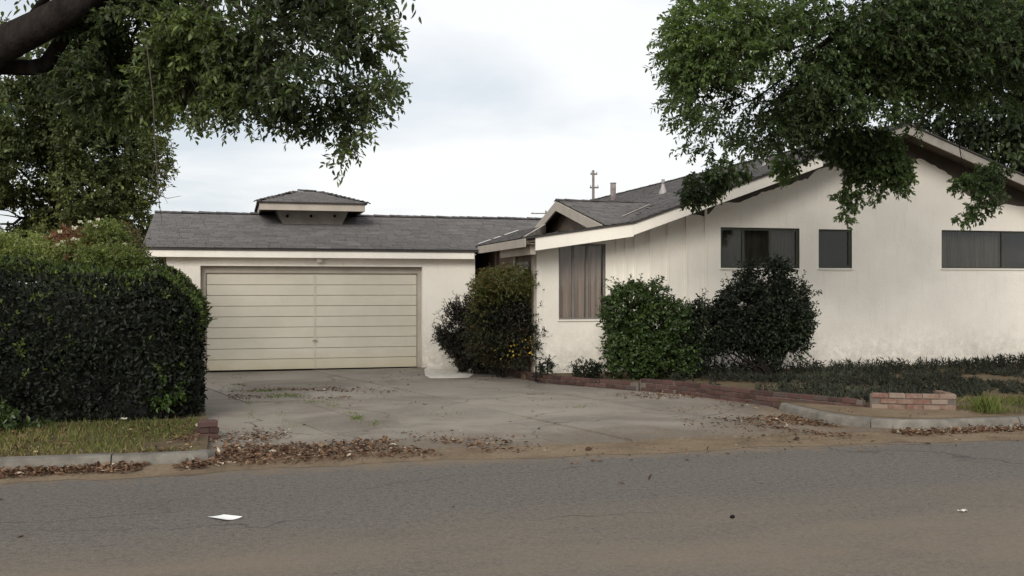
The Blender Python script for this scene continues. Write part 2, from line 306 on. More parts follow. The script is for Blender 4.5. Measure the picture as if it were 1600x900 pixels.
# ------------------------------------------------------------------ mesh helpers
def tag(o, label, cat, group=None):
    o['label'] = label; o['category'] = cat
    if group: o['group'] = group
    return o
def link(name, me, mat=None, parent=None):
    o = bpy.data.objects.new(name, me); COL.objects.link(o)
    if mat is not None and not me.materials: me.materials.append(mat)
    if parent is not None: o.parent = parent
    return o
def empty(name, loc=(0, 0, 0)):
    o = bpy.data.objects.new(name, None); COL.objects.link(o); o.empty_display_size = 0.2
    return o
def mk(name, verts, faces, mat, parent=None, smooth=False):
    me = bpy.data.meshes.new(name); me.from_pydata([tuple(map(float, v)) for v in verts], [], faces); me.update()
    if smooth: me.polygons.foreach_set('use_smooth', [True] * len(me.polygons))
    return link(name, me, mat, parent)
class MB:
    def __init__(self): self.v, self.f = [], []
    def add(self, vs, fs):
        b = len(self.v); self.v += [tuple(map(float, x)) for x in vs]; self.f += [tuple(b + i for i in q) for q in fs]; return self
    def box(self, x0, x1, y0, y1, z0, z1):
        return self.add([(x0, y0, z0), (x1, y0, z0), (x1, y1, z0), (x0, y1, z0), (x0, y0, z1), (x1, y0, z1), (x1, y1, z1), (x0, y1, z1)],
                        [(0, 3, 2, 1), (4, 5, 6, 7), (0, 1, 5, 4), (1, 2, 6, 5), (2, 3, 7, 6), (3, 0, 4, 7)])
    def hexa(self, bot, top):
        n = len(bot)
        return self.add(list(bot) + list(top), [tuple(range(n))[::-1], tuple(range(n, 2 * n))] + [(i, (i + 1) % n, n + (i + 1) % n, n + i) for i in range(n)])
    def tube(self, pts, rad, seg=8, cap=True):
        pts = [Vector(p) for p in pts]; n = len(pts); b = []
        ref = Vector((0, 0, 1)) if abs((pts[-1] - pts[0]).normalized().z) < 0.9 else Vector((1, 0, 0))
        vs, fs = [], []
        for i, p in enumerate(pts):
            tg = (pts[min(i + 1, n - 1)] - pts[max(i - 1, 0)]).normalized()
            a = tg.cross(ref).normalized(); c = tg.cross(a).normalized()
            r = rad[i] if isinstance(rad, (list, tuple)) else rad
            vs += [p + (a * math.cos(k * 2 * math.pi / seg) + c * math.sin(k * 2 * math.pi / seg)) * r for k in range(seg)]
        for i in range(n - 1):
            for k in range(seg): fs.append((i * seg + k, i * seg + (k + 1) % seg, (i + 1) * seg + (k + 1) % seg, (i + 1) * seg + k))
        if cap: fs += [tuple(range(seg))[::-1], tuple(range((n - 1) * seg, n * seg))]
        return self.add(vs, fs)
    def build(self, name, mat, parent=None, smooth=False): return mk(name, self.v, self.f, mat, parent, smooth)

def raw_mesh(name, V, loops, counts, tint=None):
    me = bpy.data.meshes.new(name)
    me.vertices.add(len(V)); me.vertices.foreach_set('co', np.ascontiguousarray(V, dtype=np.float32).ravel())
    me.loops.add(len(loops)); me.loops.foreach_set('vertex_index', np.ascontiguousarray(loops, dtype=np.int32))
    me.polygons.add(len(counts)); st = np.concatenate([[0], np.cumsum(counts)[:-1]]).astype(np.int32)
    me.polygons.foreach_set('loop_start', st)
    try: me.polygons.foreach_set('loop_total', np.ascontiguousarray(counts, dtype=np.int32))
    except Exception: pass
    if tint is not None:
        a = me.attributes.new('tint', 'FLOAT', 'POINT'); a.data.foreach_set('value', np.ascontiguousarray(tint, dtype=np.float32))
    me.update(calc_edges=True); return me
def nrm(a): return a / np.maximum(np.linalg.norm(a, axis=1, keepdims=True), 1e-9)

def leaves(name, P, D, N, L, W, tint, mat, parent=None, simple=False):
    n = len(P); D = nrm(D); S = nrm(np.cross(D, N)); N2 = np.cross(S, D)
    L = np.broadcast_to(L, n)[:, None]; W = np.broadcast_to(W, n)[:, None]
    if simple:
        V = np.stack([P, P + D * L * .45 + S * W * .5 + N2 * W * .12, P + D * L - N2 * L * .10, P + D * L * .45 - S * W * .5 + N2 * W * .12], 1)
        k = 4; pat = np.array([0, 1, 2, 0, 2, 3]); cnt = np.full(2 * n, 3)
    else:
        V = np.stack([P, P + D * L * .30 + S * W * .46 + N2 * W * .14, P + D * L * .66 + S * W * .40 + N2 * W * .10 - N2 * L * .05, P + D * L - N2 * L * .16,
                      P + D * L * .66 - S * W * .40 + N2 * W * .10 - N2 * L * .05, P + D * L * .30 - S * W * .46 + N2 * W * .14], 1)
        k = 6; pat = np.array([0, 1, 2, 3, 0, 3, 4, 5]); cnt = np.full(2 * n, 4)
    loops = (np.arange(n)[:, None] * k + pat[None]).ravel()
    me = raw_mesh(name, V.reshape(-1, 3), loops, cnt, np.repeat(tint, k))
    return link(name, me, mat, parent)

def wave_noise(P, rng, freq, k=7):        # smooth pseudo-noise, about -1..1
    s = np.zeros(len(P))
    for _ in range(k):
        w = rng.normal(size=3) * freq; s += np.sin(P @ w + rng.uniform(0, 6.28))
    return s / math.sqrt(k / 2)

def in_blobs(blobs, n, rng, shell=0.0):
    """blobs: (centre, radii, weight); n points in their union, pushed outwards by shell (0..1)"""
    w = np.array([b[1][0] * b[1][1] * b[1][2] * b[2] for b in blobs]); w = w / w.sum()
    idx = rng.choice(len(blobs), n, p=w)
    d = nrm(rng.normal(size=(n, 3))); r = rng.uniform(0, 1, n) ** (1 / 3.0); r = shell + (1 - shell) * r
    c = np.array([b[0] for b in blobs])[idx]; R = np.array([b[1] for b in blobs])[idx]
    return c + d * r[:, None] * R, d, idx

def sprays(prefix, blobs, n, rng, parent, mat, twig_len=0.45, nleaf=10, L=0.10, W=0.034, droop=0.5, hang=0.55, thr=-0.35, freq=1.6,
           shell=0.0, up=0.0, twigs=True, tvar=0.16, spread=0.75, simple=False, keep=None, name='crown', tbias=0.0):
    P0, dd, idx = in_blobs(blobs, n, rng, shell)
    ok = wave_noise(P0, rng, freq) > thr
    if keep is not None: ok &= keep(P0)
    P0, dd = P0[ok], dd[ok]; n = len(P0)
    ctint = 0.46 + 0.22 * wave_noise(P0, rng, 1.3, 5) * 0.8 + rng.normal(size=n) * .08 + tbias            # whole sprays differ a little in leaf colour
    dirh = nrm(dd * np.array([1, 1, 0.45]) + rng.normal(size=(n, 3)) * 0.55 + np.array([0, 0, up]))
    tl = twig_len * rng.uniform(0.6, 1.25, n)
    s = (np.arange(nleaf) + 0.6) / nleaf
    g = np.array([0, 0, -1.0])
    pos = P0[:, None] + dirh[:, None] * (s[None, :, None] * tl[:, None, None]) + g * (droop * (s ** 2)[None, :, None] * tl[:, None, None])
    tan = nrm((dirh[:, None] + g * (2 * droop * s)[None, :, None]).reshape(-1, 3))
    side = nrm(np.cross(tan, rng.normal(size=tan.shape)))
    D = nrm(tan * 0.55 + side * spread + g * hang * rng.uniform(0.3, 1.2, (len(tan), 1)))
    N = nrm(rng.normal(size=tan.shape) * 0.6 + np.array([0, 0, 1.0]))
    pos = pos.reshape(-1, 3); m = len(pos)
    tint = np.clip(np.repeat(ctint, nleaf) + rng.normal(size=m) * tvar, 0, 1)
    o = leaves(name, pos, D, N, L * rng.uniform(0.65, 1.2, m), W * rng.uniform(0.75, 1.2, m), tint, mat, parent, simple)
    if twigs:
        r = 0.0035; ss = np.array([0, 0.5, 1.0]); q = P0[:, None] + dirh[:, None] * (ss[None, :, None] * tl[:, None, None]) + g * (droop * (ss ** 2)[None, :, None] * tl[:, None, None])
        a = nrm(np.cross(dirh, rng.normal(size=dirh.shape))); b = nrm(np.cross(dirh, a)); rr = np.array([1.0, .8, .4]) * r
        ring = np.stack([a, -0.5 * a + 0.87 * b, -0.5 * a - 0.87 * b], 1)
        V = (q[:, :, None] + ring[:, None] * rr[None, :, None, None]).reshape(-1, 3)
        pat = []
        for i in range(2):
            for k in range(3): pat += [i * 3 + k, i * 3 + (k + 1) % 3, i * 3 + 3 + (k + 1) % 3, i * 3 + 3 + k]
        loops = (np.arange(n)[:, None] * 9 + np.array(pat)[None]).ravel()
        tw = link('twigs', raw_mesh('twigs', V, loops, np.full(6 * n, 4)), M['twig'], parent); tw['kind'] = 'stuff'
    return o

def curve(p, q, sag, n=6, seed=0):
    r = random.Random(seed); p, q = Vector(p), Vector(q); out = []
    for i in range(n + 1):
        s = i / n; x = p.lerp(q, s) + Vector((0, 0, sag * math.sin(math.pi * s)))
        if 0 < i < n: x += Vector((r.uniform(-1, 1), r.uniform(-1, 1), r.uniform(-1, 1))) * 0.05 * (q - p).length
        out.append(x)
    return out
def limbs(mb, start, blobs, r0, seed, sub=5, sag=0.25):
    r = random.Random(seed)
    for i, b in enumerate(blobs):
        c = Vector(b[0]); pts = curve(start, c, sag, 7, seed + i)
        mb.tube(pts, [r0 * (1 - 0.75 * k / 7) for k in range(8)], 7)
        for j in range(sub):
            e = c + Vector((r.uniform(-1, 1) * b[1][0], r.uniform(-1, 1) * b[1][1], r.uniform(-.8, .8) * b[1][2])) * 0.85
            s = pts[r.choice((4, 5, 6, 7))]
            q = curve(s, e, 0.08, 4, seed + 31 * i + j); mb.tube(q, [r0 * 0.26, r0 * .2, r0 * .15, r0 * .1, r0 * .05], 5)
def B(px, py, rx, ry, d, rd=None, w=1.0):      # an ellipsoid of foliage seen at that pixel, standing at depth d
    k = d / FPX; return (C(px, py, d), np.array([rx * k, rd if rd else (rx + ry) / 2 * k, ry * k]), w)

# ------------------------------------------------------------------ ground, road, kerbs, driveway
def structure(o): o['kind'] = 'structure'; return o
structure(mk('ground', [(-400, -300, -.06), (400, -300, -.06), (400, 700, -.06), (-400, 700, -.06)], [(0, 1, 2, 3)], M['soil']))
structure(mk('road', [(-150, -6.5, 0), (150, -6.5, 0), (150, 10.15, 0), (-150, 10.15, 0)], [(0, 1, 2, 3)], M['road']))
rng = np.random.default_rng(3)
# tan dirt swept against the edge of the asphalt
us = np.linspace(-14, 22, 181); lo = np.interp(us, [-6, -1, 1.5, 5, 9], [9.80, 9.85, 9.97, 9.9, 9.68]) + 0.05 * np.sin(us * 1.3) + 0.05 * np.sin(us * 3.7 + 1) + rng.normal(size=181) * 0.03 
hi = np.full(181, 10.75)
V = [(u, l, .0025) for u, l in zip(us, lo)] + [(u, l * .6 + h * .4, .009) for u, l, h in zip(us, lo, hi)] + [(u, h, .010) for u, h in zip(us, hi)]
F = [(r * 181 + i, r * 181 + i + 1, (r + 1) * 181 + i + 1, (r + 1) * 181 + i) for r in range(2) for i in range(180)]
structure(mk('dirt_verge', V, F, M['dirt'], smooth=True))

def clip_poly(subject, cell):          # clip any polygon by a convex counter-clockwise cell
    out = subject
    for i in range(len(cell)):
        a, b = cell[i], cell[(i + 1) % len(cell)]
        def side(p): return (b[0] - a[0]) * (p[1] - a[1]) - (b[1] - a[1]) * (p[0] - a[0])
        res = []
        for j in range(len(out)):
            p, q = out[j - 1], out[j]; sp, sq = side(p), side(q)
            if (sp >= 0) != (sq >= 0):
                k = sp / (sp - sq); res.append((p[0] + k * (q[0] - p[0]), p[1] + k * (q[1] - p[1])))
            if sq >= 0: res.append(q)
        out = res
        if not out: return []
    return out
DRIVE = [(-.28, 10.62), (2, 10.60), (5, 10.58), (7.75, 10.60), (7.25, 11.0), (7.05, 11.5), (7.15, 12.3), (7.3, 13.2), (6.95, 14.4), (6.72, 15.06), (6.3, 15.75), (5.4, 17.2), (5.05, 18.6), (4.98, 21.42), (-.75, 21.42), (-.45, 16)]
drive = structure(mk('driveway', [(x, y, .0) for x, y in DRIVE], [tuple(range(len(DRIVE)))], M['soil']))
vrows = [10.4, 12.95, 15.6, 18.7, 22]; cols = [-3, .28, 1.08, 3.1, 5.1, 9.5]; SK = 0.25
rs = random.Random(5)
for i in range(4):
    for j in range(5):
        g = 0.007
        def uu(c, v): return c - SK * (v - 15)
        cell = [(uu(cols[j], vrows[i]) + g, vrows[i] + g), (uu(cols[j + 1], vrows[i]) - g, vrows[i] + g), (uu(cols[j + 1], vrows[i + 1]) - g, vrows[i + 1] - g), (uu(cols[j], vrows[i + 1]) + g, vrows[i + 1] - g)]
        p = clip_poly(DRIVE, cell)
        if len(p) < 3: continue
        z = 0.028 + rs.uniform(-.005, .005); tx, ty = rs.uniform(-.002, .002), rs.uniform(-.002, .002)
        mb = MB(); mb.hexa([(x, y, .002) for x, y in p], [(x, y, z + tx * (x - 2) + ty * (y - 15)) for x, y in p])
        mb.build('slab', M['concrete'], drive)

# raised yards
LAWN = [(-60, 10.62), (-.275, 10.62), (-.30, 13.0), (-.55, 16), (-.85, 21.4), (-1.4, 21.4), (-1.4, 60), (-60, 60)]
mb = MB(); mb.hexa([(x, y, -.05) for x, y in LAWN], [(x, y, .075) for x, y in LAWN]); structure(mb.build('lawn', M['soil']))
BED = [(5.1, 18.6), (5.45, 17.3), (6.38, 15.85), (6.84, 15.1), (7.40, 13.25), (7.30, 12.6), (7.27, 11.7), (7.36, 11.3), (7.55, 11.02), (7.85, 10.82), (8.3, 10.72), (9.1, 10.70), (60, 10.66), (60, 18.2), (5.1, 18.2)]
mb = MB(); mb.hexa([(x, y, -.05) for x, y in BED], [(x, y, .125) for x, y in BED]); structure(mb.build('planting_bed', M['soil']))

AP = [(7.33, 12.6), (7.31, 11.75), (7.40, 11.36), (7.58, 11.08), (7.88, 10.87), (8.3, 10.76), (9.15, 10.74), (9.2, 11.3), (8.95, 11.38), (8.1, 11.82), (7.9, 12.1)]
mb = MB(); mb.hexa([(x, y, .10) for x, y in AP], [(x, y, .129) for x, y in AP]); structure(mb.build('concrete_apron', M['dirt']))
def kerb_strip(name, pts, h, w, seglen, label):
    """sections of kerb along a polyline, inner side to the left of travel"""
    root = empty(name); tag(root, label, 'kerb')
    P = [Vector((x, y)) for x, y in pts]; acc = [P[0]]
    dense = []
    for a, b in zip(P[:-1], P[1:]):
        n = max(1, int((b - a).length / 0.12)); dense += [a.lerp(b, k / n) for k in range(n)]
    dense.append(P[-1]); i = 0
    while i < len(dense) - 1:
        j = i; ln = 0
        while j < len(dense) - 1 and ln < seglen: ln += (dense[j + 1] - dense[j]).length; j += 1
        q = dense[i:j + 1]; vs, fs = [], []; dz = rs.uniform(-.006, .006)
        for k, p in enumerate(q):
            tg = (q[min(k + 1, len(q) - 1)] - q[max(k - 1, 0)]).normalized(); nn = Vector((-tg.y, tg.x))
            e = 0.006 if k == 0 else (-0.006 if k == len(q) - 1 else 0); p = p + tg * e
            for off, z in ((-.015, 0.0), (0.0, h * .55), (.012, h - .02), (.035, h), (w, h), (w, 0)):
                r = p + nn * off; vs.append((r.x, r.y, max(0, z + (dz if z > h * .6 else 0))))
        for k in range(len(q) - 1):
            for m in range(5): fs.append((k * 6 + m, (k + 1) * 6 + m, (k + 1) * 6 + m + 1, k * 6 + m + 1))
        fs += [tuple(range(6))[::-1], tuple(range((len(q) - 1) * 6, len(q) * 6))]
        mk('kerb_section', vs, fs, M['kerb'], root); i = j
    return root
kerb_strip('kerb', [(-12, 10.50), (-.42, 10.46), (-.26, 10.5), (-.2, 10.62)], .105, .16, 2.1, 'straight grey concrete kerb in front of the dark hedge')
kerb_strip('kerb', [(7.22, 12.75), (7.14, 12.1), (7.12, 11.6), (7.2, 11.2), (7.4, 10.9), (7.75, 10.68), (8.2, 10.58), (9, 10.55), (22, 10.5)], .12, .17, 1.9, 'curving grey concrete kerb below the low brick planter')

# ------------------------------------------------------------------ the house
H = empty('house'); tag(H, 'single storey white ranch house with grey shingle roof and attached garage', 'house')
GV = 21.40          # garage front wall
WV = 18.20          # gable wall
def wall_panel(name, v, zb, top, holes, mat, parent, depth=0.14, sidemat=None):
    """a wall facing the street: top is a polyline of (u, z), holes are (u0, u1, z0, z1)"""
    tu = [p[0] for p in top]; tz = [p[1] for p in top]
    xs = sorted(set([round(x, 5) for x in tu] + [round(x, 5) for h in holes for x in h[:2] if tu[0] < x < tu[-1]]))
    mb = MB()
    for a, b in zip(xs[:-1], xs[1:]):
        mid = (a + b) / 2; za, zbm = np.interp(a, tu, tz), np.interp(b, tu, tz)
        z = zb
        for h in sorted([h for h in holes if h[0] < mid < h[1]], key=lambda h: h[2]):
            if h[2] > z: mb.add([(a, v, z), (b, v, z), (b, v, h[2]), (a, v, h[2])], [(0, 1, 2, 3)])
            z = h[3]
        if min(za, zbm) > z: mb.add([(a, v, z), (b, v, z), (b, v, zbm), (a, v, za)], [(0, 1, 2, 3)])
    for (a, b, c, d) in holes:
        w = v + depth
        mb.add([(a, v, c), (a, v, d), (a, w, d), (a, w, c)], [(0, 1, 2, 3)]); mb.add([(b, v, c), (b, w, c), (b, w, d), (b, v, d)], [(0, 1, 2, 3)])
        mb.add([(a, v, d), (b, v, d), (b, w, d), (a, w, d)], [(0, 1, 2, 3)])
        if c > zb + .01: mb.add([(a, v, c), (a, w, c), (b, w, c), (b, v, c)], [(0, 1, 2, 3)])
    if depth:
        a, b = tu[0], tu[-1]; w = v + depth
        mb.add([(a, v, zb), (a, w, zb), (a, w, tz[0]), (a, v, tz[0])], [(0, 1, 2, 3)]); mb.add([(b, v, zb), (b, v, tz[-1]), (b, w, tz[-1]), (b, w, zb)], [(0, 1, 2, 3)])
    return mb.build(name, mat, parent)

# --- garage block
gl_u, gr_u = -1.32, 4.92
du0 = U(313, GV)[0]; du1 = U(660, GV)[0]; dz1 = UZ(480, 416, GV)[1]
gwall = wall_panel('wall', GV, 0, [(gl_u, 2.44), (gr_u, 2.44)], [(du0, du1, 0, dz1)], M['white'], H, 0.18)
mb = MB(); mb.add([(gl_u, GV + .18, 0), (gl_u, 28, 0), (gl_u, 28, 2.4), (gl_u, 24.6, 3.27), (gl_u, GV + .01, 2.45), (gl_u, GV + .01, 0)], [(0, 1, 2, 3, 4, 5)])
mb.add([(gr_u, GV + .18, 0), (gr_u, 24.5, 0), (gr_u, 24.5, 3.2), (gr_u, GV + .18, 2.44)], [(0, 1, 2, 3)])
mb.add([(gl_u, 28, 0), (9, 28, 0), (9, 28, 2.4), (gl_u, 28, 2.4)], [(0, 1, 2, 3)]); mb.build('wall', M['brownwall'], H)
# garage door: boards in two leaves
gd = MB(); DV = GV + .15
gd.box(du0, du1, DV + .04, DV + .07, 0.03, dz1); gdo = gd.build('garage_door', M['door'], H)
mid_u = U(493, GV)[0]; rows = 9; ht = (dz1 - .16 - .04) / rows
for k in range(rows):
    for (a, b) in ((du0 + .12, mid_u - .018), (mid_u + .018, du1 - .10)):
        z0 = .04 + k * ht; e = .0085; y0 = DV + rs.uniform(-.003, .003)
        q = MB(); q.hexa([(a, y0 + .006, z0 + .004), (b, y0 + .006, z0 + .004), (b, DV + .045, z0), (a, DV + .045, z0)],
                         [(a, y0, z0 + ht - e), (b, y0, z0 + ht - e), (b, DV + .045, z0 + ht - e), (a, DV + .045, z0 + ht - e)])
        q.build('board', M['door'], gdo)
MB().box(mid_u - .014, mid_u + .014, DV - .006, DV + .045, .04, dz1 - .16).build('stile', M['door'], gdo)
MB().box(mid_u - .05, mid_u + .05, DV - .035, DV - .008, .615, .635).box(mid_u - .012, mid_u + .012, DV - .03, DV - .003, .60, .65).build('handle', M['galv'], gdo)
fr_ = MB(); fr_.box(du0 + .002, du0 + .10, DV - .02, DV + .039, 0.03, dz1 - .002); fr_.box(du1 - .085, du1 - .002, DV - .02, DV + .039, 0.03, dz1 - .002); fr_.box(du0 + .1, du1 - .085, DV - .02, DV + .039, dz1 - .14, dz1 - .002)
fr_.build('door_jamb', M['taupe'], gdo)
MB().box(du0 + .1, du1 - .085, DV - .004, DV + .04, 0.028, .039).build('rubber_seal', M['black'], gdo)
# wall lamp above the door
lu, lz = UZ(499, 406, GV); mb = MB()
mb.tube([(lu, GV - .03, lz + .01), (lu, GV + .0, lz + .01)], .085, 14); lamp = mb.build('wall_lamp', M['whiteboard'], H)
mb = MB(); mb.tube([(lu, GV - .03, lz), (lu, GV - .07, lz), (lu, GV - .11, lz - .01), (lu, GV - .125, lz - .01)], [.06, .075, .055, .015], 14); mb.build('globe', M['lamp'], lamp, True)

# --- roofs.  shingles are laid as small overlapping plates
SH = []
def shingles(parent, e0, along, up, width, length, keep=None, seed=1, expo=.145, sw=.30):
    """plates on the plane through e0; along and up are unit vectors"""
    r = np.random.default_rng(seed); e0, a, u = map(np.array, (e0, along, up)); n = np.cross(a, u); n = n / np.linalg.norm(n)
    if n[2] < 0: n = -n
    rowsn = int(math.ceil(length / expo)); P0, W, Lr, row = [], [], [], []
    for i in range(rowsn):
        x = -r.uniform(0, sw)
        while x < width:
            w = sw * r.uniform(.55, 1.15); x0, x1 = max(0, x), min(width, x + w)
            if x1 - x0 > .03: P0.append((x0 + .004, i * expo)); W.append(x1 - x0 - .008); row.append(i)
            x += w
    P0 = np.array(P0); W = np.array(W); m = len(P0); th = r.uniform(.010, .019, m); jit = r.uniform(-.010, .010, m)
    s0 = np.maximum(P0[:, 1] + jit, 0.0); s1 = np.minimum(P0[:, 1] + expo * 1.25, length)
    def pt(x, s, h): return e0 + x[:, None] * a + s[:, None] * u + h[:, None] * n
    c = pt(P0[:, 0] + W / 2, s0 + expo / 2, np.zeros(m)); ok = np.ones(m, bool) if keep is None else keep(c)
    z = np.zeros(m)
    V = np.stack([pt(P0[:, 0], s0, z + .002), pt(P0[:, 0] + W, s0, z + .002), pt(P0[:, 0] + W, s0, th + .004), pt(P0[:, 0], s0, th + .004), pt(P0[:, 0] + W, s1, z + .006), pt(P0[:, 0], s1, z + .006)], 1)[ok]
    m = len(V); pat = np.array([0, 1, 2, 3, 3, 2, 4, 5]); loops = (np.arange(m)[:, None] * 6 + pat).ravel()
    t_ = np.clip(0.5 + 0.22 * r.normal(size=m), 0, 1)
    o = link('shingles', raw_mesh('shingles', V.reshape(-1, 3), loops, np.full(2 * m, 4), np.repeat(t_, 6)), M['shingle'], parent); o['kind'] = 'stuff'
    return o
def slab_plane(mb, quad, th):     # a roof plane with thickness th below it
    mb.hexa([(x, y, z - th) for x, y, z in quad], quad)
capme = {}
def ridge_caps(parent, p0, p1, pitch, step=.19, w=.15):
    p0, p1 = Vector(p0), Vector(p1); ax = (p1 - p0).normalized(); sd = ax.cross(Vector((0, 0, 1))).normalized(); n = int((p1 - p0).length / step)
    key = (round(pitch, 2), round(w, 2))
    if key not in capme:
        v = []
        for x, h in ((0, .026), (.27, .012)):
            v += [(x, -w, h - pitch * w * .95), (x, 0, h + .012), (x, w, h - pitch * w * .95)]
        v += [(0, -w, .004 - pitch * w), (0, 0, .004), (0, w, .004 - pitch * w)]
        me = bpy.data.meshes.new('ridge_cap'); me.from_pydata(v, [], [(0, 1, 4, 3), (1, 2, 5, 4), (6, 7, 1, 0), (7, 8, 2, 1)]); me.materials.append(M['capshingle']); capme[key] = me
    for i in range(n):
        o = link('ridge_cap', capme[key], None, parent); p = p0 + ax * step * i
        mat = Matrix((( ax.x, -sd.x, 0, p.x), (ax.y, -sd.y, 0, p.y), (ax.z, -sd.z, 1, p.z + rs.uniform(-.006, .008)), (0, 0, 0, 1)))
        o.matrix_local = mat @ Matrix.Rotation(rs.uniform(-.04, .04), 4, 'Z')

# garage roof: ridge along X at Y = RV
RV, RZ, EV, EZ = 24.6, 3.40, 21.20, 2.50
gp = (RZ - EZ) / (RV - EV); RL = -1.76
# main roof profile across X, front rake plane at RK
RK, RB = 17.6, 36.4
APU, APZ = U(1417, RK)[0], UZ(1417, 193, RK)[1]
K_U, E_U = 7.0, 4.98
E_Z = 2.60; K_Z = 2.90
lp = (APZ - K_Z) / (APU - K_U); rp = .345; RE_U = APU + 7.6; RE_Z = APZ - 7.6 * rp
def mainz(u): return np.interp(u, [E_U, K_U, APU, RE_U], [E_Z, K_Z, APZ, RE_Z])
def garz(v): return np.where(v < RV, EZ + gp * (v - EV), RZ - gp * (v - RV))
mb = MB()
slab_plane(mb, [(RL, EV, EZ), (8.6, EV, EZ), (8.6, RV, RZ), (RL, RV, RZ)], .05)
# the garage slope stops at the valley; cut by building only up to where the house roof rises above it
mb = MB()
# valley line where garage slope meets house slope
val = []
for v in np.linspace(EV, RV, 9):
    z = float(garz(v)); u = np.interp(z, [E_Z, K_Z, APZ], [E_U, K_U, APU]); val.append((max(u, E_U - .0), v, z))
q = [(RL, EV, EZ)] + [(x + .02, y, z) for x, y, z in val] + [(RL, RV, RZ)]
mb.hexa([(x, y, z - .05) for x, y, z in q], q)
slab_plane(mb, [(RL, RV + .001, RZ), (val[-1][0], RV + .001, RZ), (val[-1][0], 28.4, RZ - gp * (28.4 - RV)), (RL, 28.4, RZ - gp * (28.4 - RV))], .05)
groof = mb.build('roof', M['deck'], H)
sl = math.hypot(RV - EV, RZ - EZ)
def keep_g(c): return c[:, 2] > np.where(c[:, 0] > E_U, mainz(c[:, 0]), -1) - .01
shingles(groof, (RL, EV - .02, EZ - .02 * gp), (1, 0, 0), (0, (RV - EV) / sl, (RZ - EZ) / sl), 10.5, sl, keep_g, 11)
ridge_caps(groof, (RL, RV, RZ + .015), (8.4, RV, RZ + .015), gp, .19)
fb = MB(); fb.box(RL + .03, 4.86, EV - .005, EV + .022, EZ - .19, EZ - .052); fb.build('fascia', M['whiteboard'], groof)
MB().box(RL, 4.9, EV - .035, EV + .03, EZ - .05, EZ - .028).build('drip_edge', M['deck'], groof)
mb = MB(); mb.box(RL + .03, 4.9, EV + .022, GV + .02, EZ - .10, EZ - .085); mb.build('soffit', M['whiteboard'], groof)
for sgn in (1, -1):                                   # rake boards of the left gable end
    y1, z1 = (EV - .01, EZ) if sgn == 1 else (28.4, RZ - gp * (28.4 - RV))
    mb = MB(); mb.hexa([(RL - .005, y1, z1 - .20), (RL + .03, y1, z1 - .20), (RL + .03, RV, RZ - .20), (RL - .005, RV, RZ - .20)],
                       [(RL - .005, y1, z1 - .01), (RL + .03, y1, z1 - .01), (RL + .03, RV, RZ - .01), (RL - .005, RV, RZ - .01)])
    mb.build('rake_board', M['taupe'], groof)
mb = MB(); mb.hexa([(RL + .03, EV + .03, EZ - .09), (gl_u, EV + .03, EZ - .09), (gl_u, RV, RZ - .09), (RL + .03, RV, RZ - .09)], [(RL + .03, EV + .03, EZ - .06), (gl_u, EV + .03, EZ - .06), (gl_u, RV, RZ - .06), (RL + .03, RV, RZ - .06)])
mb.build('rake_soffit', M['soffit'], groof)

# cupola on the garage ridge
cu0, cu1, cv0, cv1 = .50, 2.78, 23.0, 26.2; cz0, cz1, cza = 3.40, 3.57, 3.96
b0, b1 = .885, 2.47; mb = MB()
mb.hexa([(1.10, 23.62, 2.95), (2.25, 23.62, 2.95), (2.25, 25.6, 2.95), (1.10, 25.6, 2.95)], [(b0, 23.46, cz0 + .05), (b1, 23.46, cz0 + .05), (b1, 25.7, cz0 + .05), (b0, 25.7, cz0 + .05)])
cup = mb.build('cupola', M['greytrim'], H)
mb = MB(); mb.box(cu0, cu1, cv0, cv0 + .03, cz0, cz1); mb.box(cu0, cu0 + .03, cv0 + .03, cv1, cz0, cz1); mb.box(cu1 - .03, cu1, cv0 + .03, cv1, cz0, cz1); mb.box(cu0 + .03, cu1 - .03, cv1 - .03, cv1, cz0, cz1)
mb.build('fascia', M['taupe'], cup)
MB().box(cu0 + .03, cu1 - .03, cv0 + .03, cv1 - .03, cz0 + .052, cz0 + .07).build('soffit', M['soffit'], cup)
r0, r1, rv = 1.40, 1.86, 24.6
o_ = .05; cor = [(cu0 - o_, cv0 - o_, cz1 + .006), (cu1 + o_, cv0 - o_, cz1 + .006), (cu1 + o_, cv1 + o_, cz1 + .006), (cu0 - o_, cv1 + o_, cz1 + .006), (r0, rv, cza), (r1, rv, cza)]
mb = MB(); mb.add(cor + [(x, y, z - .02) for x, y, z in cor[:4]], [(0, 1, 5, 4), (1, 2, 5), (2, 3, 4, 5), (3, 0, 4), (6, 7, 1, 0), (7, 8, 2, 1), (8, 9, 3, 2), (9, 6, 0, 3), (9, 8, 7, 6)])
mb.build('hip_roof', M['deck'], cup)
def tri_keep(a, b, c):
    a, b, c = np.array(a)[:2], np.array(b)[:2], np.array(c)[:2]
    def f(p):
        p = p[:, :2]; s = lambda x, y: (y[0] - x[0]) * (p[:, 1] - x[1]) - (y[1] - x[1]) * (p[:, 0] - x[0])
        return (s(a, b) > 0) & (s(b, c) > 0) & (s(c, a) > 0)
    return f
def hipside(p, q, tops):
    p, q = np.array(p), np.array(q); al = (q - p); wd = np.linalg.norm(al); al /= wd; tm = np.mean(tops, axis=0)
    up = tm - (p + q) / 2; up -= al * up.dot(al); ln = np.linalg.norm(up); up /= ln
    if len(tops) == 2:
        k1, k2 = tri_keep(p, q, tops[1]), tri_keep(p, tops[1], tops[0]); kp = lambda c: k1(c) | k2(c)
    else: kp = tri_keep(p, q, tops[0])
    shingles(cup, p, al, up, wd, ln, kp, 5, .13, .24)
hipside(cor[0], cor[1], [np.array(cor[4]), np.array(cor[5])]); hipside(cor[3], cor[0], [np.array(cor[4])]); hipside(cor[1], cor[2], [np.array(cor[5])])
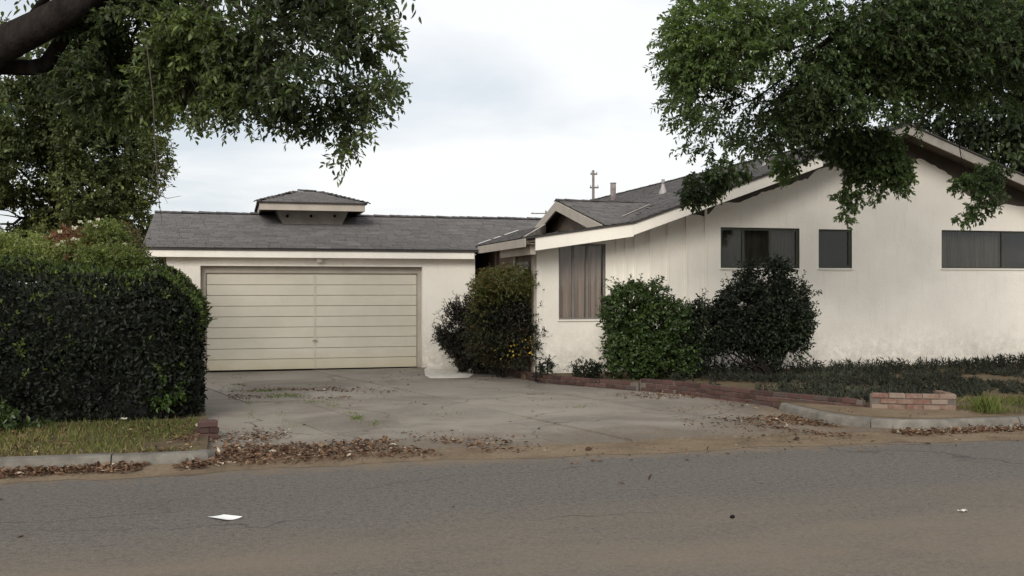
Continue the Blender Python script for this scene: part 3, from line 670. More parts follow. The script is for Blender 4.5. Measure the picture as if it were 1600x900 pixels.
for a, b in ((0, 4), (1, 5), (4, 5)): ridge_caps(cup, Vector(cor[a]) + Vector((0, 0, .01)), Vector(cor[b]) + Vector((0, 0, .01)), .22, .17, .09)
for px in (449, 486, 523):
    hu, hz = UZ(px, 337.5, 23.44); mb = MB(); mb.tube([(hu, 23.475, hz), (hu, 23.462, hz)], .036, 10); mb.build('vent_hole', M['black'], cup)
    mb = MB(); n = 10; mb.add([(hu + r * math.cos(k * .6283), 23.458 + (.004 if r > .04 else 0), hz + r * math.sin(k * .6283)) for r in (.036, .055) for k in range(n)], [(k, (k + 1) % n, n + (k + 1) % n, n + k) for k in range(n)]); mb.build('vent_rim', M['greytrim'], cup)

# --- main gable roof
mb = MB(); TH = .06
prof = [(E_U, E_Z), (K_U, K_Z), (APU, APZ), (RE_U, RE_Z)]
for (a, za), (b, zb_) in zip(prof[:-1], prof[1:]): slab_plane(mb, [(a, RK, za), (b, RK, zb_), (b, RB, zb_), (a, RB, za)], TH)
mroof = mb.build('roof', M['deck'], H)
CGU, CGV, CGZ = 6.50, 20.6, 3.52          # cross gable ridge start
cgf = .235; CG0 = 17.72; CG0Z = CGZ - cgf * (CGV - CG0); CG1 = 23.4; CG1Z = CGZ - .29 * (CG1 - CGV)
def cgz(v): return np.where(v < CGV, CGZ - cgf * (CGV - v), CGZ - .29 * (v - CGV))
def keep_m(c):
    under = (c[:, 0] > CGU) & (c[:, 1] > CG0) & (c[:, 1] < CG1) & (cgz(c[:, 1]) > c[:, 2] + .0)
    ung = (c[:, 1] > EV) & (garz(c[:, 1]) > c[:, 2]) & (c[:, 1] < 28.4)
    return ~under & ~ung
def up2(a, b): d = np.array([b[0] - a[0], 0, b[1] - a[1]]); return d / np.linalg.norm(d), float(np.linalg.norm(d))
for a, b, sd in ((prof[0], prof[1], 21), (prof[1], prof[2], 22)):
    uvec, ln = up2(a, b); shingles(mroof, (a[0], RB, a[1]), (0, -1, 0), uvec, RB - RK + .03, ln, keep_m, sd)
uvec, ln = up2(prof[3], prof[2]); shingles(mroof, (prof[3][0], RK - .03, prof[3][1]), (0, 1, 0), uvec, 6.0, ln, None, 23)
ridge_caps(mroof, (APU, RK - .03, APZ + .015), (APU, RB, APZ + .015), .35, .2)
# rake boards: white painted from the eave up to below the ridge, bare grey beyond
def rake(u0, z0, u1, z1, h, mat, y=RK, nm='rake_board'):
    m_ = MB(); m_.hexa([(u0, y - .04, z0 - h), (u1, y - .04, z1 - h), (u1, y - .002, z1 - h), (u0, y - .002, z0 - h)], [(u0, y - .04, z0 - .03), (u1, y - .04, z1 - .03), (u1, y - .002, z1 - .03), (u0, y - .002, z0 - .03)])
    return m_.build(nm, mat, mroof)
SW = U(1284, RK)[0]; SWZ = float(mainz(SW))
rake(5.14, float(mainz(5.14)), K_U, K_Z, .26, M['whiteboard']); rake(K_U + .004, K_Z + .001, SW, SWZ, .235, M['whiteboard']); rake(SW + .004, SWZ + .001, APU, APZ, .20, M['greytrim'])
rake(APU + .003, APZ - .001, RE_U, RE_Z, .21, M['greytrim'])
mb = MB()                                              # dark shingle edge above the rake boards
for (a, za), (b, zb_) in zip(prof[:-1], prof[1:]): mb.hexa([(a, RK - .07, za - .028), (b, RK - .07, zb_ - .028), (b, RK + .02, zb_ - .028), (a, RK + .02, za - .028)], [(a, RK - .07, za + .004), (b, RK - .07, zb_ + .004), (b, RK + .02, zb_ + .004), (a, RK + .02, za + .004)])
mb.build('drip_edge', M['deck'], mroof)
mb = MB()
for (a, za), (b, zb_), in zip(prof[:-1], prof[1:]): mb.hexa([(a, RK, za - .10), (b, RK, zb_ - .10), (b, WV + .02, zb_ - .10), (a, WV + .02, za - .10)], [(a, RK, za - .065), (b, RK, zb_ - .065), (b, WV + .02, zb_ - .065), (a, WV + .02, za - .065)])
mb.build('soffit', M['soffit'], mroof)
# left eave boards and the short lower beam by the corner
MB().box(E_U - .03, E_U - .002, RK + .02, 21.3, E_Z - .17, E_Z - .02).build('fascia', M['taupe'], mroof)
MB().box(E_U, 5.36, RK + .02, 25, E_Z - .12, E_Z - .10).build('eave_soffit', M['brownwall'], mroof)
MB().box(5.10, 5.20, 17.75, 19.95, 2.30, 2.475).build('porch_beam', M['taupe'], mroof)
# valley flashing strips
def strip(parent, p, q, w, lift=.03, mat=None):
    p, q = Vector(p), Vector(q); s = (q - p).normalized().cross(Vector((0, 0, 1))).normalized() * w
    m_ = MB(); l1, l2 = Vector((0, 0, lift)), Vector((0, 0, lift + .006)); m_.hexa([p - s + l1, p + s + l1, q + s + l1, q - s + l1], [p - s + l2, p + s + l2, q + s + l2, q - s + l2]); m_.build('flashing', mat or M['flash'], parent)
# entry roof: a small plane falling towards the garage, with a valley against the garage roof
EP = .30; eA, eB = (4.98, 17.9, 2.60), (6.46, 21.4, 2.60 + EP * 1.48)
def evalley(u): z = 2.60 + EP * (u - 4.98); return (u, EV + (z - EZ) / gp, z)
eD, eC = evalley(4.98), evalley(6.46)
mb = MB(); q = [eA, eB, eC, eD]; mb.hexa([(x, y, z - .04) for x, y, z in q], q); eroof = mb.build('entry_roof', M['deck'], H)
en = math.hypot(1, EP); k1, k2 = tri_keep(eA, eB, eC), tri_keep(eA, eC, eD)
shingles(eroof, (4.96, 24, 2.594), (0, -1, 0), (1 / en, 0, EP / en), 6.2, 1.5 * en, lambda c: k1(c) | k2(c), 41)
def edge_board(parent, p, q, h, mat, th=.035):
    p, q = Vector(p), Vector(q); t_ = (q - p); n_ = Vector((t_.y, -t_.x, 0)).normalized() * th; up_ = Vector((0, 0, 1)); m_ = MB()
    m_.hexa([p - up_ * h, q - up_ * h, q - up_ * h + n_, p - up_ * h + n_], [p + up_ * .012, q + up_ * .012, q + up_ * .012 + n_, p + up_ * .012 + n_]); return m_.build('rake_board', mat, parent)
edge_board(eroof, Vector(eA), Vector(eB) + Vector((.0, 0, .03)), .17, M['taupe'])
for s0, s1 in ((.06, .30), (.38, .52), (.62, .92)): strip(eroof, Vector(eD).lerp(Vector(eC), s0), Vector(eD).lerp(Vector(eC), s1), .022, .03)
# cross gable over the window wall
mb = MB(); cgr = np.interp(CGZ, [K_Z, APZ], [K_U, APU]); cg0 = np.interp(CG0Z, [E_Z, K_Z, APZ], [E_U, K_U, APU]); cg1 = np.interp(CG1Z, [E_Z, K_Z, APZ], [E_U, K_U, APU])
slab_plane(mb, [(CGU, CG0, CG0Z), (max(cg0, CGU + .1), CG0, CG0Z), (cgr, CGV, CGZ), (CGU, CGV, CGZ)], .05)
slab_plane(mb, [(CGU, CGV + .001, CGZ), (cgr, CGV + .001, CGZ), (max(cg1, CGU + .1), CG1, CG1Z), (CGU, CG1, CG1Z)], .05)
croof = mb.build('cross_roof', M['deck'], H)
ls = math.hypot(CGV - CG0, CGZ - CG0Z)
def keep_c(c): return c[:, 2] > mainz(c[:, 0]) - .005
shingles(croof, (CGU - .02, CG0 - .02, CG0Z), (1, 0, 0), (0, (CGV - CG0) / ls, (CGZ - CG0Z) / ls), cgr - CGU + .3, ls, keep_c, 31)
ridge_caps(croof, (CGU - .03, CGV, CGZ + .012), (cgr - .05, CGV, CGZ + .012), .26, .19)
for (y1, z1) in ((CG0, CG0Z), (CG1, CG1Z)):
    mb = MB(); mb.hexa([(CGU - .04, y1, z1 - .20), (CGU - .002, y1, z1 - .20), (CGU - .002, CGV, CGZ - .20), (CGU - .04, CGV, CGZ - .20)], [(CGU - .04, y1, z1 - .012), (CGU - .002, y1, z1 - .012), (CGU - .002, CGV, CGZ - .012), (CGU - .04, CGV, CGZ - .012)])
    mb.build('rake_board', M['taupe'], croof)
MB().add([(CGU + .30, CG0 + .1, 2.84), (CGU + .30, CG1, 2.7), (CGU + .30, CG1, CG1Z - .03), (CGU + .30, CGV, CGZ - .05), (CGU + .30, CG0 + .1, CG0Z - .03)], [(0, 1, 2, 3, 4)]).build('gable_end', M['brownwall'], croof)
MB().box(CGU - .04, max(cg0, CGU + .1) + .35, CG0 - .03, CG0 + .0, CG0Z - .2, CG0Z - .03).build('fascia', M['whiteboard'], croof)
strip(croof, (max(cg0, CGU + .1) + .55, CG0 + .85, CG0Z + .85 * cgf), (cgr - .35, CGV - .4, CGZ - .4 * cgf), .012, .03, M['taupe'])

# --- street walls of the main block
EW = 5.36
def wz(u): return float(mainz(u)) - .07
R_U = 20.2
wtop = [(EW, wz(EW)), (K_U, wz(K_U)), (APU, wz(APU)), (R_U, wz(R_U))]
def hole(x0, x1, y0, y1):
    a, d0 = U(x0, WV); b, d1 = U(x1, WV); dm = (d0 + d1) / 2
    return (a, b, CAM_H + (450 - y1) / FPX * dm, CAM_H + (450 - y0) / FPX * dm)
W1 = hole(873, 946, 381, 499); W2 = hole(1126, 1249, 356, 419); W3 = hole(1279, 1331, 358.5, 419); W4 = hole(1471, 1655, 361, 419.5)
holes = [W1, W2, W3, W4]
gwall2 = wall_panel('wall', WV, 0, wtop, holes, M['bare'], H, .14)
# the coat of white paint stops raggedly short of the eaves
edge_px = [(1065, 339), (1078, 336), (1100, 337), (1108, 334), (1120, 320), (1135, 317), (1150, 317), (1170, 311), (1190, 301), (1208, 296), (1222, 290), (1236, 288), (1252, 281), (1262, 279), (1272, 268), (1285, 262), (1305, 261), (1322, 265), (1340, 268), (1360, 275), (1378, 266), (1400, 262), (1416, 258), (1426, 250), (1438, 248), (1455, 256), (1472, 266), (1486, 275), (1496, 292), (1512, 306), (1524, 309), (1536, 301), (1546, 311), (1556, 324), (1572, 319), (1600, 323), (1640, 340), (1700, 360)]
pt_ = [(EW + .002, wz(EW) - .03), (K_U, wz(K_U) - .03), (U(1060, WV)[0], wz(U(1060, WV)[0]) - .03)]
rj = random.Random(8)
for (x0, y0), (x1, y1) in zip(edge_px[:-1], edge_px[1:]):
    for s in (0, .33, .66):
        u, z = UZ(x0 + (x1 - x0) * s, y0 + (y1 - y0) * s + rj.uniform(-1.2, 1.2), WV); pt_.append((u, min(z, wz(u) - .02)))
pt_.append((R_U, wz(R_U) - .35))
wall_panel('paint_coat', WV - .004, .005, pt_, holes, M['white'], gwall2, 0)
# upright battens left of the stucco
bx = [963, 977, 992, 1015, 1043, 1072, 1102]
for k, px in enumerate(bx):
    u = U(px, WV)[0]; w = .017 if k < 6 else .024; z1 = wz(u) - .1
    MB().box(u - w, u + w, WV - .036, WV - .0045, .14, z1).build('batten', M['whiteboard'], gwall2)
MB().box(EW - .02, EW + .09, WV - .022, WV - .0045, .1, wz(EW) - .05).build('corner_board', M['whiteboard'], gwall2)
# side and back walls
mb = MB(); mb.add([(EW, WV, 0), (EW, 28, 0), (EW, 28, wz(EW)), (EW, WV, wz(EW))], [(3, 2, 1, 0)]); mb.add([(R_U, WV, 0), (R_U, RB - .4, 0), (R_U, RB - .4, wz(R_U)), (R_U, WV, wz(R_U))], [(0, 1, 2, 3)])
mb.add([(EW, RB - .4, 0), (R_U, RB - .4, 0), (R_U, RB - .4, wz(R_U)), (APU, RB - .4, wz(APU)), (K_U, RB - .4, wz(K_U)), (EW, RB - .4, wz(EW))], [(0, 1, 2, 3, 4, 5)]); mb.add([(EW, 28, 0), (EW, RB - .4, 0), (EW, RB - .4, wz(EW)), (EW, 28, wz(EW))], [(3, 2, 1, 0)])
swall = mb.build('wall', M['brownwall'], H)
# entry side: corner post, posts, side windows, a door
MB().box(EW - .07, EW - .004, WV + .002, WV + .16, .02, 2.48).build('corner_post', M['taupe'], swall)
MB().box(EW - .05, EW - .004, 19.6, 19.75, .02, 2.48).build('post', M['taupe'], swall); MB().box(EW - .05, EW - .004, 21.1, 21.22, .02, 2.48).build('post', M['brownwall'], swall)
for (a, b, z0, z1) in ((18.7, 19.5, 1.0, 2.2), (19.9, 21.0, 1.0, 2.15)):
    w = MB(); x0 = EW - .03; w.box(x0, x0 + .026, a, a + .05, z0, z1); w.box(x0, x0 + .026, b - .05, b, z0, z1); w.box(x0, x0 + .026, a + .05, b - .05, z0, z0 + .05); w.box(x0, x0 + .026, a + .05, b - .05, z1 - .05, z1)
    wo = w.build('window', M['greyframe'], H); MB().box(x0 + .012, x0 + .018, a + .05, b - .05, z0 + .05, z1 - .05).build('pane', M['glass'], wo); MB().box(x0 + .019, x0 + .024, a + .05, b - .05, z0 + .05, z1 - .05).build('blind', M['room'], wo)
w = MB(); w.box(EW - .03, EW - .004, 21.6, 22.6, .05, 2.1); dr = w.build('front_door', M['wood'], H); MB().box(EW - .06, EW - .03, 21.68, 21.73, .98, 1.03).build('handle', M['galv'], dr)

def window(hl, mulls, frame, curt, fw=.045, seed=0, open_at=None, sill=True):
    a, b, c, d = hl; y = WV + .03; w = MB(); e = .001
    w.box(a + e, a + fw, y, y + .06, c + e, d - e); w.box(b - fw, b - e, y, y + .06, c + e, d - e); w.box(a + fw, b - fw, y, y + .06, c + e, c + fw); w.box(a + fw, b - fw, y, y + .06, d - fw, d - e)
    wo = w.build('window', frame, H)
    xs = [a + fw] + [a + (b - a) * m for m in mulls] + [b - fw]
    for k, m in enumerate(xs[1:-1]): MB().box(m - .018, m + .018, y + .008, y + .052, c + fw, d - fw).build('mullion', frame, wo)
    for k in range(len(xs) - 1):
        p0, p1 = xs[k] + (.018 if k else 0), xs[k + 1] - (.018 if k < len(xs) - 2 else 0)
        MB().box(p0, p1, y + .026 + .004 * (k % 2), y + .031 + .004 * (k % 2), c + fw, d - fw).build('pane', M['glass'], wo)
    r = random.Random(seed); n = max(20, int((b - a) * 55)); vs, fs = [], []; ph = r.uniform(0, 6)
    if curt is not None:
        u0, u1 = (a + .02, b - .02) if open_at is None else (a + .02, a + (b - a) * open_at)
        for i in range(n + 1):
            u = u0 + (u1 - u0) * i / n; amp = .022 + .014 * math.sin(i * .21 + ph)
            yy = y + .15 + amp * math.sin(i * .85 + 1.3 * math.sin(i * .13 + ph)); vs += [(u, yy, c - .03), (u, yy + .01, d + .03)]
        fs = [(2 * i, 2 * i + 2, 2 * i + 3, 2 * i + 1) for i in range(n)]; mk('curtain', vs, fs, curt, wo, True)
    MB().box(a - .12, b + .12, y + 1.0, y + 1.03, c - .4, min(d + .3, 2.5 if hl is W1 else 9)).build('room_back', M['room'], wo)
    if sill: MB().box(a - .02, b + .02, WV - .03, WV - .0045, c - .03, c - .002).build('sill', M['white'], wo)
    return wo
window(W1, [.32, .62], M['greyframe'], M['curtain_grey'], .03, 1)
window(W2, [.29, .63], M['olive'], M['curtain_dark'], .05, 2)
window(W3, [], M['olive'], None, .05, 3)
window(W4, [.52], M['olive'], M['curtain_dark'], .03, 4, open_at=.52)

# --- things standing on the roof belong to it: flue, vents
def roof_at(px, py):      # the point of the left roof slope seen at that pixel
    for d in np.linspace(18, 45, 1400):
        p = C(px, py, d)
        if p[0] > E_U and p[2] <= mainz(p[0]): return p
    return C(px, py, 30)
p = C(958, 311, 22.5); hz = 24 * 22.5 / FPX
mb = MB(); mb.tube([(p[0], p[1], p[2] - .25), (p[0], p[1], p[2] + hz)], .062, 12); fl = mb.build('flue_pipe', M['dull'], H, True)
mb = MB(); mb.tube([(p[0], p[1], p[2] + hz), (p[0], p[1], p[2] + hz + .02)], .068, 12); mb.build('collar', M['dull'], fl)
for px, py, s in ((1036, 303, 1.0), (1197, 258, 1.0)):
    p = roof_at(px, py); k = 24 * np.linalg.norm(p[:2]) / FPX
    mb = MB(); mb.tube([(p[0], p[1], p[2] - .06), (p[0], p[1], p[2] + .03), (p[0], p[1], p[2] + k * .5), (p[0], p[1], p[2] + k * .62)], [.11, .10, .04, .04], 12); vo = mb.build('roof_vent', M['galv'], H, True)
    mb = MB(); mb.tube([(p[0], p[1], p[2] + k * .62), (p[0], p[1], p[2] + k * .95)], .042, 10); mb.build('vent_pipe', M['galv'], vo, True)

# ------------------------------------------------------------------ white paint spilled at the foot of the garage wall
def rounded(x0, x1, y0, y1, r, n=6):
    out = []
    for cx, cy, a0 in ((x1 - r, y1 - r, 0), (x0 + r, y1 - r, 90), (x0 + r, y0 + r, 180), (x1 - r, y0 + r, 270)):
        out += [(cx + r * math.cos(math.radians(a0 + 90 * k / n)), cy + r * math.sin(math.radians(a0 + 90 * k / n))) for k in range(n + 1)]
    return out
sp = [G(663, 577, .036), G(664, 586, .036), G(672, 590.5, .036), G(700, 590.5, .036), G(732, 589.5, .036), G(740, 585, .036), G(739, 578, .036), (4.9, 21.39), (3.9, 21.39)]
mb = MB(); mb.hexa([(x, y, .030) for x, y in sp], [(x, y, .038) for x, y in sp])
tag(mb.build('paint_spill', M['white']), 'white paint spilled on the concrete at the foot of the garage wall', 'paint')

# ------------------------------------------------------------------ bricks
bme = bpy.data.meshes.new('brick'); e = .006
def brick_mesh(lx, ly, lz, name='brick'):
    v = []; 
    for z, k in ((0, e), (e, 0), (lz - e, 0), (lz, e)):
        v += [(-lx / 2 + k, -ly / 2 + k, z), (lx / 2 - k, -ly / 2 + k, z), (lx / 2 - k, ly / 2 - k, z), (-lx / 2 + k, ly / 2 - k, z)]
    f = [(3, 2, 1, 0), (12, 13, 14, 15)] + [(r * 4 + i, r * 4 + (i + 1) % 4, r * 4 + 4 + (i + 1) % 4, r * 4 + 4 + i) for r in range(3) for i in range(4)]
    me = bpy.data.meshes.new(name); me.from_pydata(v, [], f); return me
BM_ = brick_mesh(.198, .098, .062); BM_.materials.append(M['brick']); BL_ = brick_mesh(.198, .098, .062); BL_.materials.append(M['limebrick'])
def brick_run(root, pts, courses, z0, me, r, step=.21):
    P = [Vector(p) for p in pts]; L_ = sum((b - a).length for a, b in zip(P[:-1], P[1:]))
    def at(s):
        for a, b in zip(P[:-1], P[1:]):
            l = (b - a).length
            if s <= l + 1e-6: return a.lerp(b, s / l), (b - a).normalized()
            s -= l
        return P[-1], (P[-1] - P[-2]).normalized()
    for c in range(courses):
        s = .1 + (.105 if c % 2 else 0)
        while s < L_ - .05:
            p, tg = at(s); o = link('brick', me, None, root)
            o.location = (p.x + r.uniform(-.006, .006), p.y + r.uniform(-.006, .006), z0 + c * .072 + r.uniform(-.002, .002))
            o.rotation_euler = (r.uniform(-.02, .02), r.uniform(-.02, .02), math.atan2(tg.y, tg.x) + r.uniform(-.04, .04)); s += step
    mb = MB()
    for a, b in zip(P[:-1], P[1:]):
        t_ = (b - a).normalized(); n_ = Vector((-t_.y, t_.x)) * .036; a2, b2 = a - t_ * .02, b + t_ * .02; zt = z0 + courses * .072 - .022
        mb.hexa([(*(a2 - n_), z0 - .03), (*(b2 - n_), z0 - .03), (*(b2 + n_), z0 - .03), (*(a2 + n_), z0 - .03)], [(*(a2 - n_), zt), (*(b2 - n_), zt), (*(b2 + n_), zt), (*(a2 + n_), zt)])
    mb.build('mortar', M['mortar'], root)
rb = random.Random(4)
pl = empty('planter_wall'); tag(pl, 'long low dark red brick planter edging curving along the driveway', 'planter')
brick_run(pl, [(5.0, 20.9), (5.06, 19), (5.3, 17.4), (6.36, 15.75)], 2, .03, BM_, rb)
brick_run(pl, [(6.40, 15.68), (6.78, 15.06), (7.36, 13.2), (8.02, 11.99)], 3, .02, BM_, rb)
pl2 = empty('planter_wall'); tag(pl2, 'short pale worn brick planter end above the curved kerb', 'planter')
brick_run(pl2, [(8.06, 11.86), (8.5, 11.62), (8.98, 11.42)], 3, .12, BL_, rb)
brick_run(pl2, [(9.0, 11.5), (9.12, 11.95)], 3, .12, BL_, rb)
pier = empty('brick_pier'); tag(pier, 'small dark brick block at the hedge end beside the driveway', 'brick block')
for c in range(3):
    for k in range(2):
        o = link('brick', BM_, None, pier); o.location = (-.30 + (.105 * (2 * k - 1) / 2 if c % 2 else 0), 11.95 + (0 if c % 2 else .105 * (2 * k - 1) / 2), .031 + c * .066)
        o.rotation_euler = (0, 0, math.radians(90) * (c % 2) + .28 + rb.uniform(-.03, .03))
MB().box(-.37, -.24, 11.89, 12.01, .03, .22).build('mortar', M['mortar'], pier)

# ------------------------------------------------------------------ trees
# big street tree on the left; its trunk stands just outside the picture
T1 = empty('street_tree'); tag(T1, 'large leafy street tree overhanging from the left with thick dark limb', 'tree')
b1 = C(-190, 450, 11.4); base = Vector((b1[0], b1[1], 0)); fork = Vector(C(-150, 190, 11.3))
mb = MB(); mb.tube([base + Vector((0, 0, -.1)), base + Vector((0, 0, .25)), base + Vector((.03, 0, 1.2)), base.lerp(fork, .6) + Vector((0, 0, .3)), fork], [.52, .40, .34, .32, .33], 12)
def cpts(l, d): return [Vector(C(x, y, d + dd)) for x, y, dd in l]
mb.tube([fork] + cpts([(-80, 125, 0), (0, 72, 0), (60, 42, -.1), (125, 5, -.1), (190, -55, 0), (270, -120, .2)], 11.2), [.26, .21, .19, .175, .16, .13, .08], 12)
mb.tube([fork] + cpts([(-70, 108, .3), (0, 104, .3), (50, 106, .3), (74, 100, .3)], 11.2), [.16, .10, .095, .09, .085], 9)
mb.tube(cpts([(70, 103, .3), (95, 65, .25), (118, 38, .2), (150, 0, .2), (190, -30, .2)], 11.2), [.085, .075, .065, .06, .04], 9)
mb.tube([fork] + cpts([(-200, 60, 0), (-240, -120, .4), (-200, -330, .6)], 11.2), [.28, .24, .18, .08], 10)
tl1 = [B(235, 45, 105, 85, 11.9, .8), B(320, 90, 85, 75, 11.5, .8), B(200, 130, 95, 48, 11.8, .7, 1.0), B(290, 165, 50, 28, 11.3, .45, .8), B(130, 140, 60, 35, 12.0, .5, .7),
       B(460, 40, 85, 80, 11.3, .8, .85), B(495, 130, 75, 55, 11.2, .7, .85), B(452, 190, 36, 28, 11.1, .35, .9), B(497, 222, 32, 22, 11.1, .3, .9), B(542, 240, 16, 12, 11.1, .15, 1.8), B(578, 50, 34, 52, 11.2, .45, .8), B(585, 145, 30, 28, 11.2, .35, 1.2), B(425, 150, 22, 40, 11.1, .3, .9), B(538, 195, 26, 32, 11.1, .3, 1.2), B(560, 105, 36, 30, 11.2, .4, 1.0), B(500, 185, 60, 32, 11.1, .5, 1.0), B(375, 160, 36, 30, 11.2, .4, .9)]
tl2 = [B(100, -110, 160, 60, 12.0, 1.2, .35), B(300, -100, 220, 70, 11.6, 1.4, .5), B(520, -70, 100, 60, 11.4, 1.0, .6), B(-70, 160, 60, 40, 12.4, .6, .5), B(150, -240, 330, 90, 11.6, 1.8, .2), B(-150, -220, 250, 120, 11.2, 1.8, .15), B(20, -10, 60, 26, 12.6, .5, .8), B(60, 60, 60, 40, 13.2, .6, .6)]
limbs(mb, C(230, -80, 11.3), tl1[:8], .045, 3, 5, .1); limbs(mb, C(190, -55, 11.2), tl2[:4], .06, 9, 3)
mb.build('trunk', M['bark'], T1, True)
rg = np.random.default_rng(21)
sprays('l', tl1, 7000, rg, T1, M['leaf_ash'], .24, 10, .078, .034, .24, .20, -.30, 3.7, name='crown', tvar=.2)
sprays('l', tl2, 2400, rg, T1, M['leaf_ash'], .40, 10, .115, .042, .5, .6, -.5, 1.6, twigs=False, name='crown')
mb = MB(); dw = [Vector(C(x, y, 10.8)) for x, y in ((228, 60), (239, 150), (243, 235), (246, 280), (249, 320), (253, 346))]
mb.tube(dw, [.006, .006, .0055, .005, .004, .0025], 5)
for (x0, y0, x1, y1, x2, y2) in ((245, 268, 258, 276, 277, 277), (246, 285, 258, 294, 270, 290), (248, 305, 262, 310, 283, 306), (244, 250, 238, 272, 238, 285), (249, 300, 256, 306, 262, 318)):
    mb.tube([Vector(C(x0, y0, 10.8)), Vector(C(x1, y1, 10.78)), Vector(C(x2, y2, 10.75))], [.004, .003, .0018], 4)
mb.build('dead_twig', M['deadtwig'], T1, True)

# big tree on the right, trunk outside the picture, boughs hanging over the roof
T2 = empty('street_tree'); tag(T2, 'bright green broad tree hanging over the gable roof from the right', 'tree')
base = Vector((12.9, 12.6, 0)); fork = Vector((12.8, 12.7, 4.2))
mb = MB(); mb.tube([base + Vector((0, 0, -.1)), base + Vector((0, 0, .3)), base.lerp(fork, .5) + Vector((.05, 0, 0)), fork], [.5, .38, .31, .3], 12)
mb.tube([fork] + cpts([(1620, 20, .5), (1560, 42, .3), (1490, 39, 0), (1400, 40, 0), (1330, 38, 0), (1275, 45, 0), (1200, 70, 0)], 14.8), [.22, .16, .1, .062, .05, .045, .035, .02], 9)
mb.tube([fork, Vector((12.0, 13.2, 6.0)), Vector((10.6, 13.6, 7.6)), Vector((9.0, 13.8, 8.8))], [.26, .2, .14, .07], 9)
mb.tube([fork, Vector((13.4, 12.5, 6.2)), Vector((14.2, 12.0, 8.6))], [.24, .18, .08], 9)
tr1 = [B(1120, 50, 72, 90, 14.6, 1.0), B(1105, 150, 55, 62, 14.6, .8), B(1108, 212, 38, 32, 14.8, .5, .9), B(1150, 236, 52, 24, 15.2, .5), B(1205, 185, 72, 44, 15.0, .8, 1.1), B(1235, 100, 105, 85, 14.8, 1.2, .75), B(1330, 145, 110, 60, 15.0, 1.2, 1.1),
       B(1345, 50, 125, 85, 14.8, 1.3, .95), B(1058, 85, 24, 45, 14.6, .4, 1.0), B(1046, 40, 18, 26, 14.6, .3, 1.0), B(1450, 60, 110, 85, 15.0, 1.3, 1.0), B(1470, 140, 66, 36, 15.5, .8, .8), B(1235, 228, 34, 20, 15.6, .35), B(1300, 205, 60, 24, 15.6, .5, 1.2), B(1390, 165, 60, 34, 15.6, .6, 1.2), B(1520, 90, 70, 70, 15.6, .9, .9), B(1580, 40, 70, 70, 15.4, .9, .9), B(1560, 150, 60, 40, 16.5, .7, .8), B(1440, 175, 40, 22, 16.0, .4, 1.0), B(1260, 165, 60, 40, 15.2, .7, 1.0)]
tr3 = [B(1098, 292, 28, 20, 15.8, .3, 1.2), B(1135, 278, 32, 12, 15.8, .3), B(1082, 308, 14, 12, 15.8, .18, 1.5), B(1224, 262, 15, 18, 16.0, .2, 1.4), B(1345, 230, 66, 28, 16.0, .4, 1.3), B(1385, 255, 36, 24, 16.0, .3, 1.3), B(1356, 268, 32, 18, 16.0, .28, 1.2), B(1332, 298, 11, 24, 16.0, .15, 1.6), B(1320, 328, 7, 14, 16.0, .1, 2.0), B(1400, 276, 20, 14, 16.0, .2, 1.5), B(1408, 296, 8, 8, 16.0, .1, 1.8), B(1368, 302, 8, 12, 16.0, .1, 1.8),
       B(1514, 288, 26, 12, 16.2, .22, 1.4), B(1546, 304, 18, 15, 16.2, .18, 1.5), B(1530, 330, 13, 14, 16.2, .14, 1.8), B(1505, 342, 13, 8, 16.2, .12, 1.8), B(1545, 270, 30, 14, 16.2, .22, 1.2), B(1320, 340, 8, 12, 16.0, .1, 2.0), B(1316, 310, 10, 14, 16.0, .12, 1.8)]
tr2 = [B(1200, -100, 180, 90, 14.8, 1.6, .4), B(1420, -90, 200, 90, 14.8, 1.7, .45), B(1640, 40, 120, 130, 14.6, 1.5, .5), B(1700, -80, 200, 160, 14.0, 2.0, .25), B(1480, -240, 330, 110, 14.6, 2.4, .2), B(1780, 150, 100, 120, 14.0, 1.5, .3), ]
limbs(mb, C(1330, 38, 14.8), tr1[:7], .026, 13, 5, .15); limbs(mb, C(1450, 40, 14.8), tr1[7:], .03, 13, 5, .15); limbs(mb, C(1300, 180, 15.2), [tr3[0], tr3[3], tr3[4], tr3[5], tr3[8]], .014, 17, 3, .12); limbs(mb, C(1480, 150, 15.4), tr3[11:13], .014, 18, 2, .12); limbs(mb, fork, tr2[:4], .08, 19, 3)
mb.build('trunk', M['bark'], T2, True)
rg = np.random.default_rng(22)
sprays('r', tr1, 13000, rg, T2, M['leaf_elm'], .24, 11, .074, .034, .24, .22, -.62, 3.2, name='crown', tvar=.2)
sprays('r', tr3, 1900, rg, T2, M['leaf_elm'], .12, 11, .070, .034, .35, .40, -9, 1.7, name='crown')
sprays('r', tr2, 600, rg, T2, M['leaf_elm'], .42, 10, .11, .044, .5, .6, -.5, 1.6, twigs=False, name='crown')

# dark tree behind the roof on the far right
T3 = empty('evergreen_tree'); tag(T3, 'dark dense tree rising behind the roof ridge at far right', 'tree')
tb = [B(1520, 120, 95, 95, 40, 2.6), B(1600, 170, 90, 90, 40, 2.6), B(1590, 40, 130, 90, 40, 2.8), B(1700, 120, 120, 140, 40, 3.0), B(1480, 190, 50, 40, 40, 1.5), B(1560, 240, 70, 40, 40, 1.8), B(1650, 260, 90, 60, 40, 2.4), B(1470, 60, 70, 70, 40, 2), B(1560, -60, 150, 70, 40, 2.6, .6)]
c3 = C(1600, 450, 40); mb = MB(); mb.tube([(c3[0], c3[1], -.1), (c3[0], c3[1], 3), (c3[0] - .2, c3[1], 7)], [.5, .4, .3], 10); limbs(mb, (c3[0] - .2, c3[1], 7), tb, .12, 4, 2); mb.build('trunk', M['bark'], T3, True)
rg = np.random.default_rng(23); sprays('d', tb, 6500, rg, T3, M['leaf_dark'], .7, 9, .26, .13, .3, .4, -.9, .8, twigs=False, name='crown', simple=True)

